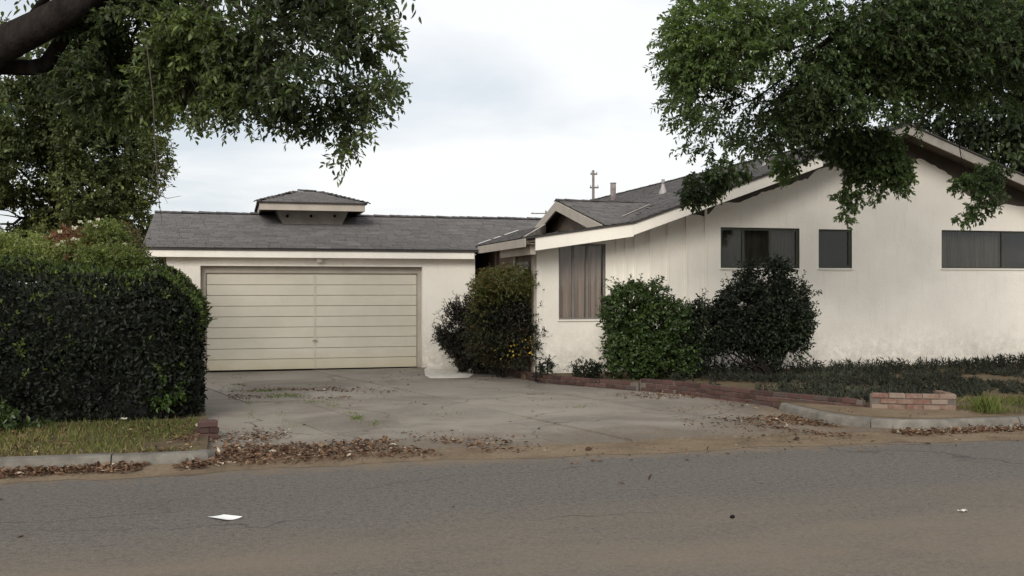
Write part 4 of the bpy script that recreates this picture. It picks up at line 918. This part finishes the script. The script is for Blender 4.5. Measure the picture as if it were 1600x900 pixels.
# pale tree behind the hedge on the left
T4 = empty('broad_tree'); tag(T4, 'yellow green dense tree behind the hedge left of the garage', 'tree')
tb = [B(60, 190, 75, 60, 27, 1.8), B(140, 165, 65, 60, 27, 1.8), B(30, 260, 90, 55, 27, 1.8), B(175, 245, 65, 45, 27, 1.5), B(130, 300, 70, 40, 26.5, 1.5), B(205, 290, 32, 34, 27, .9, 1.2), B(60, 340, 90, 45, 27, 1.5, 1.1), B(185, 335, 40, 36, 27, 1.0, 1.1), B(225, 190, 38, 40, 28, 1.2), B(40, 110, 110, 60, 27, 1.8, .7), B(-60, 250, 80, 130, 27, 2.0, .6), B(110, 220, 60, 60, 27, 1.6), B(120, 380, 100, 40, 28, 1.4), B(10, 390, 90, 50, 28.5, 1.4), B(200, 395, 60, 40, 29, 1.2), B(235, 250, 26, 40, 27.5, .9, 1.2), B(0, 350, 60, 45, 26.5, 1.3, 2.0), B(205, 350, 34, 30, 26.8, .9, 1.8), B(60, 395, 60, 30, 27, 1.2)]
c4 = C(100, 450, 27.5); mb = MB(); mb.tube([(c4[0], c4[1], -.1), (c4[0], c4[1], 1.5), (c4[0] + .1, c4[1], 3.2)], [.4, .3, .25], 10); limbs(mb, (c4[0] + .1, c4[1], 3.2), tb, .09, 6, 3); mb.build('trunk', M['bark'], T4, True)
rg = np.random.default_rng(24); sprays('p', tb, 15000, rg, T4, M['leaf_olive'], .32, 9, .12, .06, .15, .1, -.45, 1.5, shell=.45, up=.25, twigs=False, name='crown', tvar=.2)

# ------------------------------------------------------------------ shrubs
def bush(name, label, blobs, n, mat, seed, L=.055, W=.03, tl=.16, nl=8, stems=None, thr=-.85, freq=5.5, cat='shrub', shell=.35, up=.3, hang=.15, extra=None, group=None, tvar=.18, foot=None, sr=.012):
    root = empty(name); tag(root, label, cat, group); r = np.random.default_rng(seed)
    lo = min(b[0][2] - b[1][2] for b in blobs); cx = np.mean([b[0] for b in blobs], axis=0)
    f = foot if foot is not None else (cx[0], cx[1], .05); mb = MB(); rr = random.Random(seed)
    for i, b in enumerate(blobs):
        for k in range(2):
            e = Vector(b[0]) + Vector((rr.uniform(-.6, .6) * b[1][0], rr.uniform(-.6, .6) * b[1][1], rr.uniform(-.2, .7) * b[1][2]))
            q = curve(Vector(f) + Vector((rr.uniform(-.1, .1), rr.uniform(-.1, .1), 0)), e, .05, 5, seed + i * 7 + k); mb.tube(q, [sr * (1.6 - .22 * j) for j in range(6)], 5)
    mb.build('stem', M['bark'], root, True)
    sprays('b', blobs, n, r, root, mat, tl, nl, L, W, .15, hang, thr, freq, shell=shell, up=up, twigs=False, name='foliage', tvar=tvar)
    sh_ = [(np.array(b[0]) + np.array([0, 0, .2]) * b[1], b[1] * .97, b[2]) for b in blobs]
    sprays('s', sh_, max(12, n // 14), r, root, mat, tl * 1.5, 7, L * .95, W * .9, .1, .1, -9, 3, shell=.93, up=.55, twigs=True, name='shoots', tvar=.2, tbias=.22)
    return root, r
bush('rounded_shrub', 'bright green rounded shrub in front of the grey curtained window', [B(990, 490, 45, 45, 18.0, .5), B(1040, 510, 42, 38, 18.0, .5), B(985, 548, 36, 42, 17.9, .5), B(1035, 560, 50, 34, 17.9, .5), B(1010, 525, 60, 50, 18.1, .5), B(960, 480, 18, 16, 18.0, .25, .8), B(1020, 462, 22, 20, 18.0, .3), B(1065, 540, 28, 42, 18.1, .4), B(990, 462, 30, 18, 18.0, .35)], 4000, M['leaf_shrub'], 41, .065, .038)
bush('dark_shrub', 'nearly black tall shrub below the wide olive framed window', [B(1222, 500, 42, 48, 18.2, .5), B(1196, 440, 30, 34, 18.3, .35), B(1165, 478, 40, 34, 18.2, .45), B(1125, 508, 40, 26, 18.2, .4), B(1090, 512, 30, 30, 18.2, .4), B(1245, 465, 20, 24, 18.2, .3), B(1175, 522, 50, 24, 18.2, .45), B(1238, 540, 22, 18, 18.2, .25), B(1218, 422, 14, 16, 18.3, .18), B(1165, 430, 12, 16, 18.3, .16), B(1078, 535, 30, 44, 18.0, .35), B(1105, 530, 30, 26, 18.1, .35), B(1095, 488, 18, 16, 18.1, .2), B(1135, 535, 34, 14, 18.2, .35), B(1200, 550, 18, 22, 18.2, .22)], 7000, M['leaf_myrtle'], 42, .060, .034, foot=(*C(1204, 600, 18.2)[:2], .1), sr=.014, freq=4, shell=.2)
bush('feathery_shrub', 'bronze green feathery shrub with yellow top beside the entry', [B(790, 490, 42, 45, 19.3, .5), B(775, 530, 40, 42, 19.2, .5), B(815, 530, 26, 45, 19.1, .35), B(760, 480, 25, 40, 19.4, .35)], 3000, M['leaf_nandina'], 43, .062, .022, tl=.2, hang=.3)
nd = [o for o in COL.objects if o.name.startswith('feathery_shrub')][0]; r_ = np.random.default_rng(44)
sprays('n', [B(795, 446, 44, 26, 19.15, .5), B(764, 455, 24, 28, 19.1, .35), B(752, 492, 12, 34, 19.0, .25, .8)], 1300, r_, nd, M['leaf_nandtop'], .2, 8, .06, .02, .2, .3, -9, 3, up=.5, twigs=False, name='top_foliage')
P_, d_, _ = in_blobs([B(795, 545, 22, 20, 18.9, .1), B(825, 540, 10, 25, 18.8, .1), B(830, 475, 6, 8, 18.9, .1)], 46, r_); leaves('flowers', P_, r_.normal(size=P_.shape), r_.normal(size=P_.shape), .045, .035, r_.uniform(0, 1, len(P_)), M['petal_yellow'], nd)['kind'] = 'stuff'
bush('low_dark_shrub', 'dark brownish green spiky shrub against the garage corner', [B(712, 515, 26, 34, 20.4, .4), B(735, 545, 28, 28, 20.3, .4), B(722, 490, 12, 18, 20.4, .2), B(690, 500, 8, 10, 20.4, .15), B(755, 560, 24, 18, 20.2, .3), B(728, 480, 10, 10, 20.4, .15)], 2300, M['leaf_brown'], 45, .065, .022, hang=.1)
bush('small_bush', 'tiny dark bush at the foot of the window wall', [B(852, 572, 10, 11, 18.2, .12), B(840, 576, 9, 8, 18.2, .12)], 130, M['leaf_myrtle'], 46, .045, .02, tl=.08)
bush('small_bush', 'low dark mound under the window beside the rounded shrub', [B(915, 576, 20, 10, 18.0, .2), B(940, 580, 14, 8, 18.0, .15), B(895, 580, 9, 6, 18.0, .12)], 300, M['leaf_myrtle'], 47, .045, .02, tl=.08)
# behind the hedge
bush('garden_bush', 'pale yellow green bush at the left picture edge over the hedge', [B(28, 392, 50, 28, 17.5, .6), B(-20, 402, 60, 36, 17.5, .8), B(70, 410, 40, 20, 17.3, .5)], 1700, M['leaf_fresh'], 51, .07, .03)
fb_, r_ = bush('flowering_bush', 'red tipped bush with cream flower heads behind the hedge', [B(130, 385, 46, 26, 18, .6), B(180, 392, 36, 26, 18.2, .6), B(150, 402, 55, 26, 17.8, .7), B(203, 366, 10, 10, 18.5, .25)], 1500, M['leaf_red'], 52, .07, .03)
for (x, y) in ((125, 347), (141, 347), (149, 353), (93, 363), (116, 356), (114, 374), (98, 378), (91, 383), (87, 391), (85, 406), (153, 343), (122, 375), (140, 405), (195, 382)):
    c = C(x, y, 17.25); n_ = 26; pp = c + np.clip(r_.normal(size=(n_, 3)), -1.4, 1.4) * np.array([.02, .02, .008]); leaves('flower', pp, r_.normal(size=(n_, 3)) + np.array([0, 0, .6]), r_.normal(size=(n_, 3)), .035, .03, r_.uniform(0, 1, n_), M['petal_white'], fb_, True)
bush('green_bush', 'mid green bush between the hedge and the garage wall', [B(180, 408, 45, 18, 17.0, .5), B(130, 402, 38, 16, 17.2, .5), B(165, 374, 28, 24, 17.6, .4)], 1900, M['leaf_fresh'], 53, .055, .028)

# the hedge
HG = empty('hedge'); tag(HG, 'long dense dark clipped hedge left of the driveway', 'hedge')
rg = np.random.default_rng(61)
hu0, hu1, hv0, hv1, hh = -9.5, -.50, 13.25, 15.6, 1.84
def hedge_surface(n, rg, topmode):
    u = rg.uniform(hu0, hu1, n); v = rg.uniform(hv0, hv1, n); z = rg.uniform(.04, 1, n) * hh
    f = rg.uniform(0, 1, n); front = f < .62; top = (f >= .62) & (f < .84); right = f >= .84
    dep = rg.exponential(.09, n)
    if topmode: front[:] = False; top = f < .8; right = f >= .8; z = np.where(right, rg.uniform(.55, 1, n) * hh, z)
    P = np.stack([u, v, z], 1)
    P[front, 1] = hv0 + dep[front]; P[top, 2] = hh - dep[top]; P[right, 0] = hu1 - dep[right]
    N = np.zeros((n, 3)); N[front] = (0, -1, .2); N[top] = (0, 0, 1); N[right] = (1, 0, .2)
    bul = 0.085 * wave_noise(P, np.random.default_rng(5), 1.9) + .05 * wave_noise(P, np.random.default_rng(6), 5.5)
    P += nrm(N) * bul[:, None] * .7
    # rounded shoulders, the right end rounded in plan, the back rising a little
    k = np.clip((P[:, 2] - (hh - .55)) / .55, 0, 1) ** 2; P[:, 1] += .46 * k * np.clip(1 - (P[:, 1] - hv0) / .8, 0, 1); P[:, 0] -= .42 * k * np.clip(1 - (hu1 - P[:, 0]) / .8, 0, 1)
    c = np.clip(1 - (hu1 - P[:, 0]) / .7, 0, 1); P[:, 1] += .35 * c ** 2 * np.clip(1 - (P[:, 1] - hv0) / 1.0, 0, 1)
    P[:, 2] += .16 * np.clip((P[:, 1] - hv0 - .5) / 1.5, 0, 1) * (P[:, 2] / hh) * np.clip((P[:, 0] + 6) / 3, 0, 1)
    low = np.clip(1 - P[:, 2] / .5, 0, 1); P[:, 1] += .15 * low * front
    return P, N
P_, N_ = hedge_surface(46000, rg, False); D_ = nrm(N_ * .5 + rg.normal(size=P_.shape) * .7 + np.array([0, 0, .35]))
tint = np.clip(.45 + .16 * wave_noise(P_, rg, 2.2) + rg.normal(size=len(P_)) * .2, 0, 1)
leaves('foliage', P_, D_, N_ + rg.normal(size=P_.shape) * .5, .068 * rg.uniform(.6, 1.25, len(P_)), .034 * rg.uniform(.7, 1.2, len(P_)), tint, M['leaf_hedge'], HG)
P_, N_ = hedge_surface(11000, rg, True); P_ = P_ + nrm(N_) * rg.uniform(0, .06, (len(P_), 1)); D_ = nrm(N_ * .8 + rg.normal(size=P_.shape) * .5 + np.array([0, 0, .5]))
leaves('lit_leaves', P_, D_, N_ + rg.normal(size=P_.shape) * .5, .06 * rg.uniform(.6, 1.2, len(P_)), .03, np.clip(.45 + rg.normal(size=len(P_)) * .22, 0, 1), M['leaf_lit_new'], HG)  # paler leaf colour paints in the light on hedge top and right end
P_, N_ = hedge_surface(420, rg, False); P_ = P_ + nrm(N_) * .02
sh = [(p, np.array([.05, .05, .05]), 1.0) for p in P_ if p[2] > .5]
sprays('s', sh, 520, rg, HG, M['leaf_lit_new'], .16, 7, .055, .028, .05, .05, -9, 3, up=.7, twigs=True, name='shoots')
mb = MB()
for i in range(46):
    x = random.uniform(hu0 + .3, hu1 - .5); y = random.uniform(hv0 + .35, hv1 - .3); f0 = Vector((x, y, .05))
    for k in range(4):
        e_ = Vector((x + random.uniform(-.6, .6), y + random.uniform(-.5, .4), random.uniform(1.0, 1.75))); mb.tube(curve(f0, e_, .03, 4, i * 5 + k), [.022, .018, .013, .009, .005], 5)
mb.build('stems', M['bark'], HG, True)
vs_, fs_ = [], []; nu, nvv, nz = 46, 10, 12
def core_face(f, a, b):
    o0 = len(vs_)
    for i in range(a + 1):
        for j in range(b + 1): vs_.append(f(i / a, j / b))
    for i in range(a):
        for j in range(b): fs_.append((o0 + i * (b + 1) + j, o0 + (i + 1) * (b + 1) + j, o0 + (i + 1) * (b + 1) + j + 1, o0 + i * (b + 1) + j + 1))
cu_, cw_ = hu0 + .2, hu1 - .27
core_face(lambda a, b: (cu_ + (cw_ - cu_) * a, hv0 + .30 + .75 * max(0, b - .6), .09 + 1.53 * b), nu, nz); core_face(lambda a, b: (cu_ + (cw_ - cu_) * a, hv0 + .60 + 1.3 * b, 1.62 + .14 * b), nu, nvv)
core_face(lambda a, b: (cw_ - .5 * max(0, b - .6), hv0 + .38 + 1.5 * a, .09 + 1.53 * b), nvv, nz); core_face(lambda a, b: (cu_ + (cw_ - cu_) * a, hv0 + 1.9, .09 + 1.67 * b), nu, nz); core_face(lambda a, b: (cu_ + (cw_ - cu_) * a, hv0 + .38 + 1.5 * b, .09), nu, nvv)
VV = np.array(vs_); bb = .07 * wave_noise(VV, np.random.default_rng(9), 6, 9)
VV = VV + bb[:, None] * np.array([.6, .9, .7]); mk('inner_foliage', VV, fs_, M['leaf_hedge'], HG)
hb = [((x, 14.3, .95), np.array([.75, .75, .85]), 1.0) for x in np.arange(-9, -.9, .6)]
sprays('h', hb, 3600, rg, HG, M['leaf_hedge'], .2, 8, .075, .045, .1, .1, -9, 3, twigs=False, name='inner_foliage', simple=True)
bush('leafy_sapling', 'pale green leafy sapling growing out of the hedge foot', [B(262, 600, 24, 24, 12.9, .22), B(255, 628, 20, 18, 12.85, .2), B(268, 582, 12, 14, 12.95, .12)], 130, M['leaf_shrub'], 62, .07, .035, tl=.14)
bush('weed_clump', 'broad green weed clump at the left edge below the hedge', [B(20, 665, 42, 18, 11.9, .3), B(-20, 660, 40, 20, 11.9, .3)], 170, M['leaf_shrub'], 63, .07, .04, tl=.12, cat='weed')
wf = empty('white_flower'); tag(wf, 'single white flower on a stalk in front of the hedge', 'flower')
c = C(193, 656, 12.2); MB().tube([(c[0], c[1], .07), (c[0] + .01, c[1], c[2] - .05), (c[0], c[1], c[2])], .004, 5).build('stalk', M['leaf_lit_new'], wf)
pp = np.repeat(c[None], 9, 0); an = np.arange(9) * .7; leaves('petal', pp, np.stack([np.cos(an), np.sin(an), .5 + .2 * np.cos(an * 3)], 1), np.tile([0, 0, 1.], (9, 1)) + rg.normal(size=(9, 3)) * .1, .055, .04, rg.uniform(.5, 1, 9), M['petal_white'], wf)

# ------------------------------------------------------------------ ground cover, grass, weeds, fallen leaves (nobody could count them)
def stuff(o, label, cat): o['kind'] = 'stuff'; tag(o, label, cat); return o
rg = np.random.default_rng(71)
def inpoly(P, poly):
    x, y = P[:, 0], P[:, 1]; ins = np.zeros(len(P), bool); n = len(poly)
    for i in range(n):
        (x1, y1), (x2, y2) = poly[i], poly[i - 1]; c = ((y1 > y) != (y2 > y)) & (x < (x2 - x1) * (y - y1) / (y2 - y1 + 1e-12) + x1); ins ^= c
    return ins
GC = [(6.80, 15.4), (7.42, 13.3), (8.08, 12.12), (8.95, 11.75), (9.6, 12.6), (14, 12.4), (21, 12.6), (21, 17.9), (8.2, 17.6)]
n = 6500; P_ = np.stack([rg.uniform(6.8, 21, n), rg.uniform(11.8, 17.9, n), np.full(n, .13)], 1)
P_ = P_[inpoly(P_, GC)]
P_ = P_[wave_noise(P_, np.random.default_rng(12), 1.9) > -.95]
hgt = .12 + .07 * wave_noise(P_, np.random.default_rng(3), 1.1); hgt = np.clip(hgt, .05, .28) * np.where(P_[:, 0] > 9.3, .8, 1) + np.where(P_[:, 1] > 16.5, .05, 0)
nl = 12; s = np.tile((np.arange(nl) + .5) / nl, len(P_)); Pr = np.repeat(P_, nl, 0); hr = np.repeat(hgt, nl)
dh = rg.normal(size=(len(P_), 3)) * .45; dh[:, 2] = 1; dh = np.repeat(nrm(dh), nl, 0); pos = Pr + dh * (s * hr)[:, None]
D_ = nrm(dh * .7 + rg.normal(size=pos.shape) * .6); tint = np.clip(.45 + .18 * wave_noise(pos, rg, 1.6) + rg.normal(size=len(pos)) * .2, 0, 1)
stuff(leaves('ground_cover', pos, D_, rg.normal(size=pos.shape), .085 * rg.uniform(.6, 1.3, len(pos)), .020, tint, M['leaf_juniper'], None, True), 'grey green low ground cover between the brick planter and the gable wall', 'ground cover')

def blades(areas, rg, mat, name, label, hl=(.04, .11), cat='grass', lean=.5, soft=False, dry=0.0):
    Ps = []
    for (pts, n) in areas:
        xs = [p[0] for p in pts]; ys = [p[1] for p in pts]; z = pts[0][2] if len(pts[0]) > 2 else 0
        Q = np.stack([rg.uniform(min(xs), max(xs), n), rg.uniform(min(ys), max(ys), n), np.full(n, z)], 1); Q = Q[inpoly(Q, [(p[0], p[1]) for p in pts])]
        if soft: Q = Q[rg.uniform(0, 1, len(Q)) < np.exp(-2.6 * (((Q[:, 0] - np.mean(xs)) / (max(xs) - min(xs)) * 2) ** 2 + ((Q[:, 1] - np.mean(ys)) / (max(ys) - min(ys)) * 2) ** 2))]
        Q = Q[wave_noise(Q, np.random.default_rng(int(abs(xs[0]) * 7) + 2), 6 if soft else 2.6) > (-.5 if soft else -.25)]; Ps.append(Q)
    Q = np.concatenate(Ps); D_ = rg.normal(size=Q.shape) * lean; D_[:, 2] = 1; L_ = rg.uniform(*hl, len(Q))
    return stuff(leaves(name, Q, D_, rg.normal(size=Q.shape), L_, .009, np.clip(.4 + dry + .2 * wave_noise(Q, rg, 1.2) + rg.normal(size=len(Q)) * .25, 0, 1), mat, None, True), label, cat)
blades([([(-12, 10.72, .07), (-.4, 10.72, .07), (-.4, 13.2, .07), (-12, 13.4, .07)], 26000)], rg, M['grass'], 'grass', 'patchy short grass strip between the left kerb and the hedge', (.03, .11), dry=.12)
blades([([(8.9, 10.8, .125), (20, 10.8, .125), (20, 12.5, .125), (9.5, 12.2, .125), (9.1, 11.7, .125)], 13000)], rg, M['grass'], 'grass', 'tufty grass beside the pale brick planter end above the right kerb', (.04, .13))
def tuft_areas(l): 
    out = []
    for (x, y, rx, ry, n) in l:
        u, v = G(x, y, .03); out.append(([(u - rx, v - ry, .03), (u + rx, v - ry, .03), (u + rx, v + ry, .03), (u - rx, v + ry, .03)], n))
    return out
wd = tuft_areas([(450, 620, .34, .40, 1100), (425, 612, .5, .2, 700), (500, 628, .3, .3, 350), (520, 634, .10, .5, 120), (555, 652, .12, .6, 520), (580, 663, .14, .25, 320), (390, 640, .06, 1.2, 300), (370, 602, .2, .15, 160), (905, 637, .25, .06, 90), (620, 632, .4, .05, 90), (440, 652, .08, .9, 140), (470, 603, .5, .04, 110), (700, 648, .3, .05, 40), (460, 667, .5, .04, 80)])
blades(wd, rg, M['weed'], 'weeds', 'thin weeds growing in the cracks of the driveway', (.02, .06), 'weeds', .8, True)
gu, gv = G(1535, 646, .13); blades([([(gu - .22, gv - .12, .13), (gu + .22, gv - .12, .13), (gu + .22, gv + .2, .13), (gu - .22, gv + .2, .13)], 420)], rg, M['weed'], 'weeds', 'bright green grass clump behind the right kerb', (.12, .3), 'weeds', .35)
gu, gv = G(1463, 668, .02); gu2, gv2 = G(1497, 664, .02)
blades([([(gu - .05, gv - .05, .02), (gu + .05, gv - .05, .02), (gu + .05, gv + .05, .02), (gu - .05, gv + .05, .02)], 60), ([(gu2 - .05, gv2 - .05, .02), (gu2 + .05, gv2 - .05, .02), (gu2 + .05, gv2 + .05, .02), (gu2 - .05, gv2 + .05, .02)], 40)], rg, M['weed'], 'weeds', 'small weeds sprouting in the gutter against the right kerb', (.06, .15), 'weeds', .4)

def scatter(n, fu, fv, fz, thick, rg): return np.stack([fu(n), fv(n), fz + np.abs(rg.normal(size=n)) * thick], 1)
Ls = []
def band(u0, u1, v0, v1, n, z, thick, fade=None, thr=-.2, fr=2.5):
    Q = np.stack([rg.uniform(u0, u1, n), v0 + (v1 - v0) * rg.beta(2, 1.6, n), z + np.abs(rg.normal(size=n)) * thick], 1)
    Q = Q[wave_noise(Q, np.random.default_rng(int(n + abs(u0) * 3)), fr) > thr]
    if fade: Q = Q[rg.uniform(0, 1, len(Q)) < np.interp(Q[:, 0], *fade)]
    Ls.append(Q)
band(-12, -.2, 9.98, 10.48, 15000, .016, .015, None, -1.2, 3.5)
band(-.5, 3.2, 10.0, 11.35, 8500, .028, .011, ([-.5, .4, 1.2, 2.2, 3.2], [1, .9, .6, .28, .03]), -.9, 3.6); band(-.4, 2.6, 10.6, 11.9, 2200, .034, .006, ([-.4, 1.5, 2.6], [1, .5, .05]), .0, 3.0)
band(-.3, .6, 11.0, 12.6, 500, .035, .01); band(-.1, 1.7, 15.4, 17.6, 1500, .035, .006, None, -.1); band(1.2, 3.6, 16.2, 17.6, 350, .035, .006, None, .2)
band(5.2, 8.6, 10.1, 12.2, 9500, .028, .015, ([5.2, 6.2, 7.2, 8.6], [.05, .4, .9, 1]), -.8, 3.0); band(7.4, 16, 10.15, 10.52, 5200, .015, .016, None, -.9); band(5.6, 7.2, 12.4, 15.5, 420, .035, .006, None, .1); band(6.0, 7.2, 14.2, 15.4, 320, .035, .012, None, -.1)
band(-12, -.4, 10.7, 13.3, 9000, .085, .012, None, -.1); band(-12, -.5, 12.6, 13.8, 1500, .09, .02); band(-.3, 5, 10.6, 21, 380, .035, .004, None, .3); band(3, 9, 9.2, 10.5, 160, .012, .004, None, -9)
band(-8, 10, 6, 9.6, 24, .006, .003, None, -9); band(9, 16, 10.8, 12.2, 900, .14, .02); band(7.4, 9.2, 10.85, 12.0, 260, .134, .008); band(-2.2, -.36, 10.8, 13.2, 1500, .085, .012, None, -.6, 3); band(-12, -.4, 10.66, 11.0, 1500, .085, .01, None, -.4, 4); band(5, 6.9, 15.2, 18, 260, .14, .02)
Q = np.concatenate(Ls); Q = Q[~((Q[:, 1] > 10.44) & (Q[:, 1] < 10.7) & (Q[:, 0] < -.2)) & ~((Q[:, 1] > 10.5) & (Q[:, 1] < 10.8) & (Q[:, 0] > 7.7))]
LS = np.clip(.030 * np.exp(rg.normal(size=len(Q)) * .5), .010, .085)
kq = (Q[:, 0] > 7.05) & (Q[:, 1] > 10.6) & (Q[:, 1] < 12.8) & (Q[:, 2] < .1); Q = Q[~kq]; LS = LS[~kq]
D_ = rg.normal(size=Q.shape); D_[:, 2] *= .25; N_ = rg.normal(size=Q.shape) * .35; N_[:, 2] += 1
stuff(leaves('fallen_leaves', Q, D_, N_, LS, LS * rg.uniform(.3, .75, len(Q)), np.clip(.45 + rg.normal(size=len(Q)) * .27, 0, 1), M['litter']), 'dry brown fallen leaves drifted along the kerbs and driveway', 'leaves')

# ------------------------------------------------------------------ small things on the road, far poles
cs = [G(324, 809), G(350, 805.5), G(379, 810), G(353, 815)]; n = 8; vs = []
for zoff in (0, .0012):
    for i in range(n + 1):
        for j in range(n + 1):
            a, b = i / n, j / n; p = [(1 - a) * (1 - b) * cs[0][k] + a * (1 - b) * cs[1][k] + a * b * cs[2][k] + (1 - a) * b * cs[3][k] for k in (0, 1)]
            vs.append((p[0], p[1], .004 + .006 * (a - .5) ** 2 * 4 * (.6 + b) + zoff))
m_ = (n + 1) ** 2; fs = [(o_ + i * (n + 1) + j, o_ + (i + 1) * (n + 1) + j, o_ + (i + 1) * (n + 1) + j + 1, o_ + i * (n + 1) + j + 1) for o_ in (0, m_) for i in range(n) for j in range(n)]
tag(mk('paper_sheet', vs, fs, M['paper'], None, True), 'white sheet of paper lying flat on the road', 'paper')
def scrap(px, py, w, mat, name, label, cat, seed):
    r = random.Random(seed); u, v = G(px, py); k = w * (CAM_H * FPX / (py - 450)) / FPX; vs = []; nn = 7
    for i in range(nn):
        for j in range(4): vs.append((u + (i / (nn - 1) - .5) * k + r.uniform(-.01, .01), v + (j / 3 - .5) * k * .6 + r.uniform(-.01, .01), .004 + r.uniform(.0, .02)))
    fs = [(i * 4 + j, (i + 1) * 4 + j, (i + 1) * 4 + j + 1, i * 4 + j + 1) for i in range(nn - 1) for j in range(3)]
    tag(mk(name, vs, fs, mat), label, cat)
scrap(1505, 800, 13, M['litterwhite'], 'litter_scrap', 'small pale crumpled scrap on the road at the right', 'litter', 1)
mb = MB(); u, v = G(1144, 809.5); mb.tube([(u, v, .0), (u, v, .008), (u + .004, v, .018), (u, v, .024)], [.014, .02, .016, .005], 7); tag(mb.build('pebble', M['black'], None, True), 'black pebble lying on the open asphalt', 'pebble')

def pole(px, top, d, arms, label, ins=True):
    root = empty('utility_pole'); tag(root, label, 'utility pole'); c = C(px, top, d); k = d / FPX; mb = MB()
    mb.tube([(c[0], c[1], -.1), (c[0], c[1], c[2] * .6), (c[0], c[1], c[2])], [.11, .10, .075], 8); mb.build('post', M['pole'], root, True)
    for (y, x0, x1) in arms:
        a, b = C(x0, y, d), C(x1, y, d); mb = MB(); h = .045; dy = np.array([0, .06, 0])
        mb.hexa([a + [0, -.06, -h], b + [0, -.06, -h], b + [0, .06, -h], a + [0, .06, -h]], [a + [0, -.06, h], b + [0, -.06, h], b + [0, .06, h], a + [0, .06, h]]); ar = mb.build('crossarm', M['pole'], root)
        for s in (.06, .94):
            q = a + (b - a) * s; mb = MB(); mb.tube([q + [0, 0, h], q + [0, 0, h + .06], q + [0, 0, h + .12]], [.02, .03, .015], 6); mb.build('insulator', M['galv'], ar)
    return root
pole(927, 266, 62, [(272, 923, 933), (293, 922, 935)], 'thin double armed utility pole standing beyond the roof ridge')
pole(853, 329, 95, [(333.5, 830, 870)], 'distant utility pole top showing left of the small gable')
